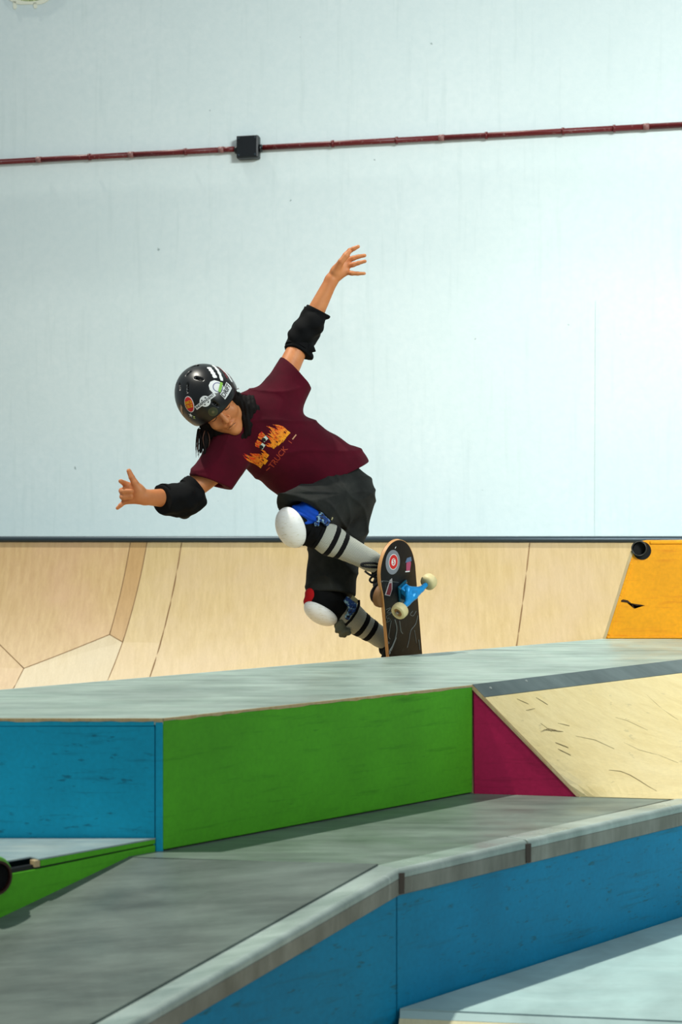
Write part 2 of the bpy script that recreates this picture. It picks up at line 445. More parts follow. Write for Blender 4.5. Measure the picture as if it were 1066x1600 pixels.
# ------------------------------------------------------------------ upper platform (blue / green / crimson box)
ZD, ZL = 0.583, 0.288
up_ = root('upper_platform', 'grey topped platform with blue, green and crimson painted sides', 'ramp')
A0 = PZ(255, 1122, ZD); A = PZ(738, 1070, ZD); B = PZ(1066, 1031, ZD)
F0 = PZ(0, 1078, ZD); F1 = PZ(945, 998, ZD)
L0 = Vector((-1.32, A0.y, ZD))
dB = (B - A).normalized(); B2 = A + dB * 2.35
dF = (F1 - F0).normalized(); F00 = F0 - dF * ((F0.x + 1.32) / dF.x)
tz = Vector((0, 0, -0.016))
prism('deck_sheet', [L0, A0, A, B2, Vector((B2.x, F1.y + 0.4, ZD)), Vector((F1.x + 0.16, F1.y + 0.4, ZD)), F1, F00], tz, M['deck'], up_, 0.003)
lip = Vector((0, 0, -0.0165))
# worn, paint-bare ply edge under the deck sheet
uN = Vector((1, -1, 0)).normalized()
def edge(a, b, nout, name='worn_edge', h=0.0065, z=-0.0005, proud=0.002, mat=None):
    a, b = Vector(a), Vector(b); z0 = Vector((0, 0, z))
    n_ = 40; random.seed(int(a.x * 1000) + 7)
    tops = [a.lerp(b, i / n_) + z0 + nout * proud for i in range(n_ + 1)]
    bots = [p - Vector((0, 0, h * (0.7 + 0.6 * random.random()))) for p in tops]
    v = tops + bots + [p - nout * 0.006 for p in tops] + [p - nout * 0.006 for p in bots]
    k = n_ + 1; f = []
    for i in range(n_):
        f += [(i, i + 1, k + i + 1, k + i), (i, i + 1, 2 * k + i + 1, 2 * k + i), (k + i, k + i + 1, 3 * k + i + 1, 3 * k + i)]
    return mk(name, v, f, mat or M['tan'], up_)
fN = Vector((0, -1, 0))
gN = Vector(((A - A0).y, -(A - A0).x, 0)).normalized()
edge(L0, A0, fN); edge(A0, A, gN)
# blue front
b0 = Vector((L0.x, A0.y, 0.0)); b1 = Vector((A0.x, A0.y, 0.0))
prism('blue_panel', [Vector((L0.x, A0.y, ZD - 0.0185)), Vector((A0.x - 0.019, A0.y, ZD - 0.0185)), Vector((A0.x - 0.019, A0.y, 0.1)), Vector((L0.x, A0.y, 0.1))], (0, 0.02, 0), M['blue'], up_, 0.0015)
prism('blue_corner_post', [Vector((A0.x - 0.0175, A0.y - 0.001, ZD - 0.009)), Vector((A0.x - 0.0005, A0.y - 0.001, ZD - 0.009)), Vector((A0.x - 0.0005, A0.y - 0.001, 0.26)), Vector((A0.x - 0.0175, A0.y - 0.001, 0.26))], (0, 0.022, 0), M['blue'], up_, 0.0025)
prism('blue_top_batten', [Vector((L0.x, A0.y - 0.001, ZD - 0.007)), Vector((A0.x - 0.02, A0.y - 0.001, ZD - 0.007)), Vector((A0.x - 0.02, A0.y - 0.001, ZD - 0.0175)), Vector((L0.x, A0.y - 0.001, ZD - 0.0185))], (0, 0.02, 0), M['blue'], up_, 0.0015)
# green front
g = [A0 + gN * 0.001 + Vector((0, 0, -0.006)), A + gN * 0.001 + Vector((0, 0, -0.006)), Vector((A.x, A.y, ZL + 0.003)) + gN * 0.001, Vector((A0.x, A0.y, ZL + 0.003)) + gN * 0.001]
prism('green_panel', g, -gN * 0.02, M['green'], up_, 0.0025)
gd = (A - A0).normalized()
# black strip standing in for the shadow gap under the green panel
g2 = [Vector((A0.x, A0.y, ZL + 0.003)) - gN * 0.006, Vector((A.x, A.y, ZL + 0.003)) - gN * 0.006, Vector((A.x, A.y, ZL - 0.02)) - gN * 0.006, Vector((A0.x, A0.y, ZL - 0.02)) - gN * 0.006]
prism('shadow_gap_strip', g2, -gN * 0.02, M['black'], up_)
# bank: plane through A, along dB, and the toe C of the crimson side
Ab = PZ(740, 1240, ZL); Ct = PZ(908, 1245, ZL)
bn = dB.cross(Ct - A).normalized()
if bn.z < 0: bn = -bn
fall = dB.cross(bn).normalized()
if fall.z > 0: fall = -fall
s1 = PP(770, 1088, A, bn)                                           # lower edge of the steel strip
sw = abs((s1 - A).dot(fall))
side_dir = (Ct - A).normalized()
sx = side_dir * (sw / side_dir.dot(fall))
botlen = (ZD - FL) / -fall.z
sideb = side_dir * (botlen / side_dir.dot(fall))
fallB = fall * sw
T1 = PZ(1066, 1250, ZL)                                               # toe of the bank on the low platform
K_ = PZ(620, 1360, ZL); dK_ = (PZ(1066, 1258, ZL) - K_).normalized()
def ruled(t):                                                       # (upper, lower) points along the bank
    if t <= 1.12: return A + (B - A) * t, Ct + (T1 - Ct) * t
    a, b = A + (B - A) * 1.12, Ct + (T1 - Ct) * 1.12
    return a + dB * (t - 1.12) * 1.3, b + dK_ * (t - 1.12) * 1.3
def bank_grid(name, f0, f1, lift, th, mat):
    v, f = [], []; ts = [i * 0.07 for i in range(33)]; m = 8
    for t_ in ts:
        a, b = ruled(t_)
        for j in range(m + 1):
            k = f0 + (f1 - f0) * j / m; v.append(a.lerp(b, k))
    for i in range(len(ts) - 1):
        for j in range(m): f.append((i * (m + 1) + j, (i + 1) * (m + 1) + j, (i + 1) * (m + 1) + j + 1, i * (m + 1) + j + 1))
    o = mk(name, v, f, mat, up_, False)
    for p in o.data.polygons:
        pass
    q = o.modifiers.new('thick', 'SOLIDIFY'); q.thickness = th; q.offset = 0
    return o
fs = (sx.length) / (Ct - A).length
bank_grid('steel_strip', 0.0, fs, 0, 0.004, M['strip'])
bank_o = bank_grid('bank_panel', fs + 0.004, 1.0, 0, 0.004, M['ply'])
bt = BVHTree.FromPolygons([tuple(v_.co) for v_ in bank_o.data.vertices], [tuple(p_.vertices) for p_ in bank_o.data.polygons])
M['scuff'] = plain('rubber_scuff', srgb(128, 112, 76), 0.8)
random.seed(21)
def scuff(px, w):
    pts = []
    for x_, y_ in px:
        o_ = Vector((0, 0, EYE)); d_ = (P(x_, y_, 1.0) - o_).normalized(); h_ = bt.ray_cast(o_, d_)
        if h_[0]: pts.append(h_[0] - d_ * 0.0050)
    if len(pts) > 1: tube('scuff', pts, [w * (0.3 + 0.7 * math.sin(math.pi * (i_ + 0.3) / len(pts))) for i_ in range(len(pts))], M['scuff'], bank_o, 5)
for (x0, y0, x1, y1, w_) in ((808, 1092, 826, 1100, 1), (838, 1090, 856, 1101, 1.3), (845, 1130, 862, 1143, .7), (850, 1140, 880, 1143, 1), (872, 1130, 890, 1134, 1), (868, 1160, 888, 1168, 1.3), (872, 1170, 892, 1180, 1.1), (855, 1138, 870, 1141, .8), (822, 1110, 836, 1107, .7), (845, 1143, 858, 1138, .6)):
    scuff([(x0 + (x1 - x0) * u, y0 + (y1 - y0) * u) for u in np.linspace(0, 1, 5)], 0.0011 * w_)
scuff([(952, 1203), (970, 1205), (985, 1211), (1000, 1220), (1014, 1229), (1026, 1236)], 0.0012); scuff([(962, 1121), (980, 1126), (995, 1133), (1012, 1141)], 0.0009)
scuff([(975, 1160), (1000, 1172), (1030, 1180), (1060, 1192)], 0.0006); scuff([(900, 1150), (930, 1156), (960, 1170)], 0.0006); scuff([(1010, 1085), (1035, 1108), (1060, 1125)], 0.0007)
# bolts in the strip
for px, py in ((822, 1065), (866, 1064), (958, 1053), (1044, 1044), (766, 1076)):
    q = PP(px, py, A, bn)
    lathe('bolt', [(0.0045, 0.0), (0.0045, 0.0036), (0.002, 0.0045)], q, bn, plain('bolt_head', srgb(170, 176, 172), 0.35, 0.6), up_, 8)
# crimson triangle side, with pale ply edge on the bank sheet
prism('crimson_panel', [A + Vector((0.004, 0.002, -0.012)), Ct + Vector((-0.004, 0.002, 0.004)), Ct + Vector((-0.004, 0.002, -0.02)), Ab + Vector((0.002, 0.0, -0.02)), ], (0, 0.018, 0), M['red'], up_, 0.0012)
ed = [A + Vector((0, -0.002, 0.001)), Ct + Vector((0.0, -0.002, 0.001)), Ct + Vector((-0.012, -0.002, 0.001)), A + Vector((0.0, -0.002, -0.013))]
prism('bank_edge', ed, (0, 0.02, 0), M['tan'], up_)
# far side: steep transition falling away behind the deck
fN2 = Vector((-dF.y, dF.x, 0)).normalized()
R2, n_ = 1.6, 14
t1 = math.radians(64); v, f = [], []
zb = ZD - 0.012
prof2 = []
for j in range(n_ + 1):
    th = t1 * (1 - j / n_)
    prof2.append((R2 * (math.sin(t1) - math.sin(th)), zb - R2 * (math.cos(th) - math.cos(t1))))
for (x, z) in prof2:
    for p in (F00, F1):
        v.append(Vector((p.x, p.y, max(z, FL))) + fN2 * x)
for j in range(n_): f.append((2 * j, 2 * j + 1, 2 * j + 3, 2 * j + 2))
mk('rear_transition', v, f, M['plyC'], up_, True)
tube('rear_coping', [F00 + Vector((0, 0, -0.012)), F1 + Vector((0, 0, -0.012))], 0.0125, plain('worn_coping', srgb(196, 204, 196), 0.35, 0.3), up_, 12)

# ------------------------------------------------------------------ lower platform (grey ledge with blue face)
lo_ = root('lower_platform', 'low grey ledge with bright steel edge and blue front face', 'ramp')
K = PZ(620, 1360, ZL); RR = PZ(1066, 1258, ZL)
dK = (RR - K).normalized(); R9 = K + dK * 2.4
kN = Vector((dK.y, -dK.x, 0)).normalized()                          # outward, towards the camera and right
S1 = PZ(240, 1340, ZL); S2 = PZ(570, 1357, ZL)
T1 = PZ(1066, 1250, ZL); dT = (T1 - Ab).normalized()
Tn = Ab + dT * ((T1 - Ab).length + 0.01)
dS = (S2 - S1).normalized(); S0 = S1 - dS * 1.1
back = Vector((0, 0.03, 0))
rim = -kN * 0.055                                                   # top flange of the coping
flat = [S1, K + rim + dK * 0.02, R9 + rim, R9 + rim * 1.5, Tn, Ab + back * 0, Ab + Vector((-0.02, 0.06, 0)), Vector((A0.x, A0.y + 0.05, ZL)), Vector((S1.x - 0.25, A0.y + 0.05, ZL)), Vector((S1.x - 0.25, S1.y + 0.045, ZL))]
prism('flat_sheet', flat, (0, 0, -0.014), M['low'], lo_)
# ramp sheet falling towards the camera
tt = 0.491
E = Vector((K.x, K.y, 0)) - Vector((dK.x, dK.y, 0)) * (tt * math.sqrt(2)); 
E = PP(200, 1600, K, kN)
rn = (S2 - S1).cross(E - S1).normalized()
if rn.z < 0: rn = -rn
dE = (E - K).normalized(); E2 = K + dE * 1.75
def rampz(x, y): return S1.z - ((x - S1.x) * rn.x + (y - S1.y) * rn.y) / rn.z
ks = K + rim - dK * 0.0
def onr(x, y): return Vector((x, y, rampz(x, y)))
gapv = Vector((0, -0.003, 0))
r1 = onr(E2.x + rim.x, E2.y + rim.y)
prism('ramp_sheet', [onr(S0.x, S0.y - 0.004), onr(S1.x, S1.y - 0.004), onr(ks.x, ks.y - 0.004), r1, onr(S0.x, E2.y)], rn * -0.014, M['ramp'], lo_)
prism('seam_line', [S0 + Vector((0, 0, -0.0008)), S1 + Vector((0, 0, -0.0008)), Vector((ks.x, ks.y, ZL - 0.0008)), Vector((ks.x, ks.y - 0.004, ZL - 0.0016)), onr(S0.x, S0.y - 0.005)], (0, 0, -0.01), M['black'], lo_)
# coping: steel angle with rounded nose, in lengths
def coping(p, q, wt, mat_top, mat_face, h=0.051):
    d = (q - p).normalized(); side = kN.copy(); upv = d.cross(side).normalized()
    if upv.z < 0: upv = -upv
    r = 0.011
    prof = [(-wt, 0.0005), (-wt, 0.0025)] + [(0.008 - r + r * math.sin(a), 0.0035 - r + r * math.cos(a)) for a in np.linspace(0, math.pi / 2, 7)] + [(0.008, -0.016)]
    face = [(0.008, -0.016), (0.0075, -h), (-0.006, -h), (-0.006, -0.016)]
    def sweep(name, pr, mat, bev=0):
        n = len(pr); v = []
        for base in (p, q):
            for (x, z) in pr: v.append(base + side * x + Vector((0, 0, 1)) * z)
        f = [(i, (i + 1) % n, n + (i + 1) % n, n + i) for i in range(n)] + [tuple(range(n)), tuple(range(2 * n - 1, n - 1, -1))]
        o = mk(name, v, f, mat, lo_, False)
        m = o.modifiers.new('b', 'BEVEL'); m.width = 0.0012; m.segments = 1; m.limit_method = 'ANGLE'
        return o
    sweep('edge_lip', prof + [(-0.006, -0.016)], mat_top)
    sweep('edge_fascia', face, mat_face)
J1 = PP(821, 1314, K, kN); J1 = K + dK * (J1 - K).dot(dK)
coping(K, J1 - dK * 0.003, 0.055, M['lip'], M['coping'])
coping(J1 + dK * 0.003, R9, 0.055, M['lip'], M['coping'])
coping(E2, K - dE * 0.0005, 0.055, M['lip'], M['coping'])
for q, w in ((K + dK * 0.006, 0.0085), (J1, 0.010)):
    prism('rusty_joint', [q - dK * w + kN * 0.0083 + Vector((0, 0, -0.004)), q + dK * w + kN * 0.0083 + Vector((0, 0, -0.006)), q + dK * w * 0.9 + kN * 0.0083 + Vector((0, 0, -0.049)), q - dK * w * 0.8 + kN * 0.0083 + Vector((0, 0, -0.048))], kN * 0.0012, M['rust'], lo_)
# blue faces
z_ = lambda p, z: Vector((p.x, p.y, z))
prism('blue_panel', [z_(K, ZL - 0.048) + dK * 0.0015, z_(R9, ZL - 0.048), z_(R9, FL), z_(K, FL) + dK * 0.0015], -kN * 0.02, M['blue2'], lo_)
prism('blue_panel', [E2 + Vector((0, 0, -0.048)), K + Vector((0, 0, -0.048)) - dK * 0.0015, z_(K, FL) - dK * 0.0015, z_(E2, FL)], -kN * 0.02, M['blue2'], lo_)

# ------------------------------------------------------------------ small green ledge, left
sm_ = root('small_ledge', 'small green sided ledge with a steel tube end, at the left', 'ramp')
ZS = 0.318
G0 = P(243, 1311, A0.y - 0.004); G0 = Vector((G0.x, G0.y, ZS))
dG = Vector((-1, -1, 0)).normalized(); nG = Vector((1, -1, 0)).normalized()
G1 = G0 + dG * 0.305; G9 = G0 + dG * 1.15
prism('top_sheet', [G0, Vector((-1.34, G0.y, ZS)), Vector((-1.34, G9.y, ZS)), G9 - nG * 0.03, G1 - nG * 0.03, G1], (0, 0, -0.003), deckpaint('small_ledge_grey', srgb(150, 172, 174), srgb(120, 146, 154), srgb(190, 200, 190), 0.35), sm_)
gp = lambda t, z: Vector((G0.x, G0.y, z)) + dG * t
prism('top_rail', [gp(0, ZS - 0.0032), gp(0.30, ZS - 0.0032), gp(0.30, ZS - 0.017), gp(0, ZS - 0.013)], -nG * 0.02, M['green'], sm_, 0.0015)
prism('rail_end', [gp(0.301, ZS - 0.0032), gp(0.314, ZS - 0.0032), gp(0.314, ZS - 0.017), gp(0.301, ZS - 0.017)], -nG * 0.018, M['tan'], sm_, 0.001)
zz = lambda t: rampz(*(gp(t, 0).xy)) + 0.004
prism('side_panel', [gp(0.0, ZS - 0.0155), gp(0.29, ZS - 0.021), gp(0.345, ZS - 0.021), gp(1.1, ZS - 0.021), gp(1.1, zz(1.1)), gp(0.5, zz(0.5)), gp(0.0, ZL - 0.002)], -nG * 0.02, M['green'], sm_, 0.0015)
prism('dark_gap', [gp(0.0, ZS - 0.012), gp(1.1, ZS - 0.012), gp(1.1, zz(1.1) - 0.05), gp(0.5, zz(0.5) - 0.05), gp(0.0, ZL - 0.05)], -nG * 0.012, M['black'], sm_).location = -nG * 0.006
pc = PP(-9, 1371, G0, nG)
lathe('coping_tube', [(0.030, -0.05), (0.030, 0.012), (0.035, 0.012), (0.035, -0.055), (0.030, -0.055)], pc, nG, plain('rusted_tube', srgb(58, 30, 20), 0.5, 0.3), sm_, 28, False)
lathe('tube_bore', [(0.0302, 0.004), (0.001, 0.004)], pc, nG, M['hole'], sm_)
lathe('tube_collar', [(0.035, 0.0005), (0.041, 0.001), (0.0425, -0.002), (0.035, -0.004)], pc, nG, plain('green_collar', srgb(110, 186, 70), 0.5), sm_, 28, False)

# ------------------------------------------------------------------ pale floor slab, bottom right
sl_ = root('pale_platform', 'pale blue floor platform with cream bank at the lower right', 'ramp')
Kf = PZ(627, 1573, 0.0); Sf = PZ(1066, 1595, 0.0); dSf = (Sf - Kf).normalized()
base = lambda p, z=0.0: Vector((p.x, p.y, z))
Kw = base(K) + kN * 0.004; 
Kf = base(K) + kN * 0.006 + dK * 0.004; dSf = (Sf - Kf).normalized(); S9 = Kf + dSf * 3.2
prism('floor_sheet', [Kf, S9, Vector((S9.x, 6.2, 0)), base(R9) + kN * 0.004], (0, 0, -0.016), M['slab'], sl_)
bf = Vector((dSf.y, -dSf.x, 0)).normalized()
if bf.y > 0: bf = -bf
bk = (bf * 0.75 + Vector((0, 0, -0.66))).normalized()
stw = 0.022
prism('edge_strip', [Kf + bk * 0.004, S9 + bk * 0.004, S9 + bk * stw, Kf + bk * stw + dSf * 0.001], (0, 0, -0.012), M['slab'], sl_)
pl = 0.66
prism('bank_panel', [Kf + bk * (stw + 0.001), S9 + bk * (stw + 0.001), S9 + bk * pl, Kf + bk * pl], (0, 0, -0.014), plywood('cream_bank_ply', srgb(226, 218, 176), srgb(214, 202, 154), srgb(222, 214, 180), (0, 0, 0.2), (8, 3, 2)), sl_)
# ------------------------------------------------------------------ soft shapes: distance fields meshed with surface nets
def v3(p): return np.array(p, dtype=np.float32)
class Field:
    def __init__(s, lo, hi, h):
        s.lo = v3(lo); s.h = h
        s.n = np.ceil((v3(hi) - s.lo) / h).astype(int) + 1
        s.ax = [s.lo[i] + h * np.arange(s.n[i], dtype=np.float32) for i in range(3)]
        s.d = np.full(tuple(s.n), 0.2, dtype=np.float32)
    def sl(s, lo, hi):
        a = np.clip(np.floor((v3(lo) - s.lo) / s.h).astype(int), 0, s.n); b = np.clip(np.ceil((v3(hi) - s.lo) / s.h).astype(int) + 1, 0, s.n)
        q = tuple(slice(a[i], b[i]) for i in range(3))
        X = s.ax[0][q[0]][:, None, None]; Y = s.ax[1][q[1]][None, :, None]; Z = s.ax[2][q[2]][None, None, :]
        return q, X, Y, Z
    def put(s, q, d, k, op):
        o = s.d[q]
        if o.size == 0: return
        if op == 'add':
            if k <= 0: r = np.minimum(o, d)
            else:
                e = np.maximum(k - np.abs(o - d), 0) / k; r = np.minimum(o, d) - e * e * k * 0.25
        else:
            d = -d
            if k <= 0: r = np.maximum(o, d)
            else:
                e = np.maximum(k - np.abs(o - d), 0) / k; r = np.maximum(o, d) + e * e * k * 0.25
        s.d[q] = r
    def cone(s, a, ra, b, rb, k=0.01, squash=None, op='add'):
        """round cone; squash = (axis, factor) flattens it across axis"""
        a, b = v3(a), v3(b); pad = max(ra, rb) + k + 4 * s.h
        q, X, Y, Z = s.sl(np.minimum(a, b) - pad, np.maximum(a, b) + pad)
        px, py, pz = X - a[0], Y - a[1], Z - a[2]
        d = b - a; L = max(float(d @ d), 1e-9)
        t = np.clip((px * d[0] + py * d[1] + pz * d[2]) / L, 0, 1)
        px = px - t * d[0]; py = py - t * d[1]; pz = pz - t * d[2]
        if squash:
            n = v3(squash[0]); n = n / np.linalg.norm(n); f = squash[1] - 1
            w = px * n[0] + py * n[1] + pz * n[2]
            px, py, pz = px + f * w * n[0], py + f * w * n[1], pz + f * w * n[2]
        r = np.sqrt(px * px + py * py + pz * pz) - (ra + t * (rb - ra))
        s.put(q, r.astype(np.float32), k, op); return s
    def ell(s, c, axes, radii, k=0.01, op='add'):
        c = v3(c); pad = max(radii) + k + 4 * s.h
        q, X, Y, Z = s.sl(c - pad, c + pad)
        px, py, pz = X - c[0], Y - c[1], Z - c[2]
        g = 0; g2 = 0
        for a, r in zip(axes, radii):
            a = v3(a); w = px * a[0] + py * a[1] + pz * a[2]
            g = g + (w / r) ** 2; g2 = g2 + (w / (r * r)) ** 2
        k0 = np.sqrt(g); k1 = np.sqrt(g2) + 1e-9
        s.put(q, (k0 * (k0 - 1) / k1).astype(np.float32), k, op); return s
    def plane(s, p, n, k=0.0):
        """keep the side the normal points away from"""
        p, n = v3(p), v3(n); n = n / np.linalg.norm(n)
        d = (s.ax[0][:, None, None] - p[0]) * n[0] + (s.ax[1][None, :, None] - p[1]) * n[1] + (s.ax[2][None, None, :] - p[2]) * n[2]
        s.d = np.maximum(s.d, d.astype(np.float32)) if k <= 0 else s._smax(d.astype(np.float32), k); return s
    def _smax(s, d, k):
        e = np.maximum(k - np.abs(s.d - d), 0) / k; return np.maximum(s.d, d) + e * e * k * 0.25
    def warp(s, fn):
        s.d = (s.d + fn(s.ax[0][:, None, None], s.ax[1][None, :, None], s.ax[2][None, None, :])).astype(np.float32); return s
    def mesh(s):
        d = s.d; d = np.pad(d, 1, constant_values=0.1); ins = d < 0
        lo = s.lo - s.h
        cnt = np.zeros(tuple(np.array(d.shape) - 1), dtype=np.int8)
        sh = [(i, j, k) for i in (0, 1) for j in (0, 1) for k in (0, 1)]
        cut = lambda A, o: A[o[0]:A.shape[0] - 1 + o[0], o[1]:A.shape[1] - 1 + o[1], o[2]:A.shape[2] - 1 + o[2]]
        for o in sh: cnt += cut(ins, o)
        act = np.argwhere((cnt > 0) & (cnt < 8)); idx = np.full(cnt.shape, -1, dtype=np.int32)
        idx[tuple(act.T)] = np.arange(len(act), dtype=np.int32)
        acc = np.zeros((len(act), 3), np.float64); num = np.zeros(len(act))
        for a in range(3):
            for o in sh:
                if o[a]: continue
                o2 = list(o); o2[a] = 1
                d0 = d[tuple((act + o).T)]; d1 = d[tuple((act + o2).T)]
                m = (d0 < 0) != (d1 < 0); t = np.where(m, d0 / np.where(m, d0 - d1, 1), 0)
                p = np.tile(np.array(o, float), (len(act), 1)); p[:, a] = t
                acc[m] += p[m]; num[m] += 1
        verts = lo + s.h * (act + acc / num[:, None])
        faces = []
        for a in range(3):
            b, c = (a + 1) % 3, (a + 2) % 3
            i0 = np.moveaxis(ins, (a, b, c), (0, 1, 2))
            e = i0[:-1] != i0[1:]; e = e[:, 1:-1, 1:-1]
            q = np.argwhere(e); q[:, 1:] += 1
            fl = i0[q[:, 0], q[:, 1], q[:, 2]]
            im = np.moveaxis(idx, (a, b, c), (0, 1, 2))
            f = np.stack([im[q[:, 0], q[:, 1] - 1, q[:, 2] - 1], im[q[:, 0], q[:, 1], q[:, 2] - 1], im[q[:, 0], q[:, 1], q[:, 2]], im[q[:, 0], q[:, 1] - 1, q[:, 2]]], 1)
            f[~fl] = f[~fl][:, ::-1]
            faces.append(f)
        return verts, np.concatenate(faces)
TREES = {}
def field_obj(name, F, mat, parent, key=None, smooth=0):
    v, f = F.mesh()
    me = bpy.data.meshes.new(name)
    me.vertices.add(len(v)); me.vertices.foreach_set('co', v.astype(np.float32).ravel())
    me.loops.add(len(f) * 4); me.loops.foreach_set('vertex_index', f.astype(np.int32).ravel())
    me.polygons.add(len(f)); me.polygons.foreach_set('loop_start', np.arange(len(f), dtype=np.int32) * 4)
    me.update(calc_edges=True); me.validate()
    if smooth:
        bm = bmesh.new(); bm.from_mesh(me)
        for _ in range(smooth): bmesh.ops.smooth_vert(bm, verts=bm.verts, factor=0.5, use_axis_x=True, use_axis_y=True, use_axis_z=True)
        bm.to_mesh(me); bm.free()
    o = link(name, me, mat, parent, True)
    if key:
        TREES[key] = BVHTree.FromPolygons([tuple(x.co) for x in me.vertices], [tuple(p.vertices) for p in me.polygons])
    return o
def bounds(pts, pad):
    a = np.array([tuple(p) for p in pts]); return a.min(0) - pad, a.max(0) + pad
def nrm(v): return Vector(v).normalized()

# ------------------------------------------------------------------ cloth, skin, plastic
def cloth(name, col, col2, weave=900, rough=0.9, wr=0.25, sheen=0.02, ws=14):
    t = NT(name); v = t.coord()
    c = t.mix(t.ramp(t.noise(v, 9, 4, 0.6), [(0.3, 0.0), (0.7, 1.0)]), col, col2)
    hgt = t.mix(0.25, t.noise(v, ws, 4, 0.55, 1.2), t.noise(v, weave, 2))
    t.bump(hgt, wr, 0.012)
    t.b.inputs['Sheen Weight'].default_value = sheen
    return t.out(c, rough, None, 0.2)
t = NT('tan_skin'); v_ = t.coord()
cs = t.mix(t.ramp(t.noise(v_, 22, 4), [(0.3, 0.0), (0.7, 1.0)]), srgb(200, 122, 72), srgb(216, 142, 90))
t.b.inputs['Subsurface Weight'].default_value = 0.12; t.b.inputs['Subsurface Radius'].default_value = (0.02, 0.008, 0.004); t.b.inputs['Subsurface Scale'].default_value = 0.25
t.bump(t.noise(v_, 260, 3), 0.05, 0.002)
M['skin'] = t.out(cs, 0.5, None, 0.4)
M['shirt'] = cloth('maroon_jersey', srgb(86, 3, 28), srgb(66, 2, 20), 900, 0.9, 0.3)
M['short'] = cloth('charcoal_denim', srgb(46, 48, 45), srgb(22, 24, 23), 700, 0.9, 0.5)
M['padblack'] = cloth('black_neoprene', srgb(5, 6, 7), srgb(3, 4, 5), 800, 0.85, 0.25, 0.0)
M['padblue'] = cloth('blue_nylon', srgb(10, 82, 200), srgb(4, 54, 150), 700, 0.6, 0.4)
M['padred'] = cloth('red_nylon', srgb(196, 14, 20), srgb(150, 6, 12), 700, 0.7, 0.3)
t = NT('blue_camo'); vv_ = t.coord()
cm = t.mix(t.ramp(t.noise(vv_, 70, 3, 0.6), [(0.52, 0.0), (0.58, 1.0)]), srgb(8, 60, 130), srgb(150, 190, 205))
cm = t.mix(t.ramp(t.noise(vv_, 95, 2), [(0.56, 0.0), (0.60, 1.0)]), cm, srgb(14, 18, 26)); M['camo'] = t.out(cm, 0.7)
M['padgrey'] = cloth('grey_lining', srgb(112, 116, 100), srgb(86, 90, 78), 700, 0.85, 0.35)
M['strap'] = cloth('cream_webbing', srgb(206, 196, 150), srgb(186, 176, 130), 900, 0.85, 0.2)
t = NT('white_kneecap'); v_ = t.coord()
sc = t.ramp(t.noise(t.coord((14, 14, 60), (0.3, 0.5, 0.2)), 3.5, 4, 0.65), [(0.55, 0.0), (0.70, 0.6)])
ck_ = t.mix(sc, srgb(251, 250, 244), srgb(200, 186, 146))
t.bump(sc, 0.15, 0.003); M['cap'] = t.out(ck_, 0.42)
t = NT('ribbed_sock'); v_ = t.coord()
wv = t.n('ShaderNodeTexWave'); wv.inputs['Scale'].default_value = 70; wv.bands_direction = 'Z'; wv.inputs['Distortion'].default_value = 0.6
mp = t.coord((1, 1, 1), (0, math.radians(-32), 0)); t.l(mp, wv.inputs['Vector'])
cw = t.mix(wv.outputs['Fac'], srgb(150, 152, 140), srgb(212, 212, 198)); t.bump(wv.outputs['Fac'], 0.5, 0.004); M['sock'] = t.out(cw, 0.95, None, 0.1)
M['stripe'] = cloth('black_knit', srgb(16, 16, 17), srgb(10, 10, 11), 700, 0.95, 0.3, 0.05)
t = NT('helmet_black'); v_ = t.coord()
hc_ = t.mix(t.ramp(t.noise(v_, 60, 5, 0.7), [(0.55, 0.0), (0.8, 0.5)]), srgb(7, 9, 11), srgb(34, 36, 34)); M['helmet'] = t.out(hc_, 0.34)
t = NT('dark_brown_hair'); v_ = t.coord((60, 60, 8))
hh_ = t.mix(t.noise(v_, 4, 3), srgb(5, 4, 4), srgb(20, 12, 9)); t.bump(t.noise(v_, 6, 3), 0.5, 0.006); M['hair'] = t.out(hh_, 0.7, None, 0.2)
M['hairtip'] = plain('brown_hair_tips', srgb(88, 52, 34), 0.55)
M['white'] = plain('sticker_white', srgb(236, 238, 236), 0.45)
M['ink'] = plain('sticker_ink', srgb(18, 18, 24), 0.5)
M['gum'] = plain('gum_rubber', srgb(122, 84, 46), 0.6)
M['suede'] = cloth('black_suede', srgb(20, 20, 21), srgb(14, 14, 15), 600, 0.95, 0.3)

# ------------------------------------------------------------------ skateboard frame
bw = nrm((0.56, 0.66, 0.50)); ba = Vector((-0.09, -0.55, 0.83)); ba = (ba - bw * ba.dot(bw)).normalized(); bnn = bw.cross(ba).normalized()
Tb = P(628, 925, 5.20)                                              # bottom face of the board at the front truck
def BD(w, a, n=0.0): return Tb + bw * w + ba * a + bnn * n          # board space: across, towards the nose, out of the bottom face

# ------------------------------------------------------------------ skeleton (picture position, distance)
J = dict(pelvis=P(545, 765, 5.44), chest=P(432, 690, 5.32), neck=P(384, 655, 5.27),
         Lsh=P(432, 615, 5.33), Lel=P(477, 520, 5.42), Lwr=P(518, 438, 5.40),
         Rsh=P(349, 724, 5.25), Rel=P(284, 779, 5.17), Rwr=P(226, 777, 5.05),
         Lhip=P(540, 778, 5.39), Lkn=P(466, 818, 5.19), Rhip=P(535, 795, 5.48), Rkn=P(506, 938, 5.37))
J['Lan'] = BD(0.052, 0.035, -0.093); J['Ran'] = BD(0.052, -0.305, -0.093)
# head frame: facing down and towards the camera, tilted
hf = nrm((0.36, -0.80, -0.48)); hl = Vector((0.70, 0.03, 0.70)); hl = (hl - hf * hl.dot(hf)).normalized(); hu = hf.cross(hl).normalized()
HC = P(331, 628, 5.19)
def H(l, f, u): return HC + hl * l + hf * f + hu * u

person = root('person', 'skateboarder in black helmet, maroon t-shirt and charcoal shorts, arms spread', 'person')

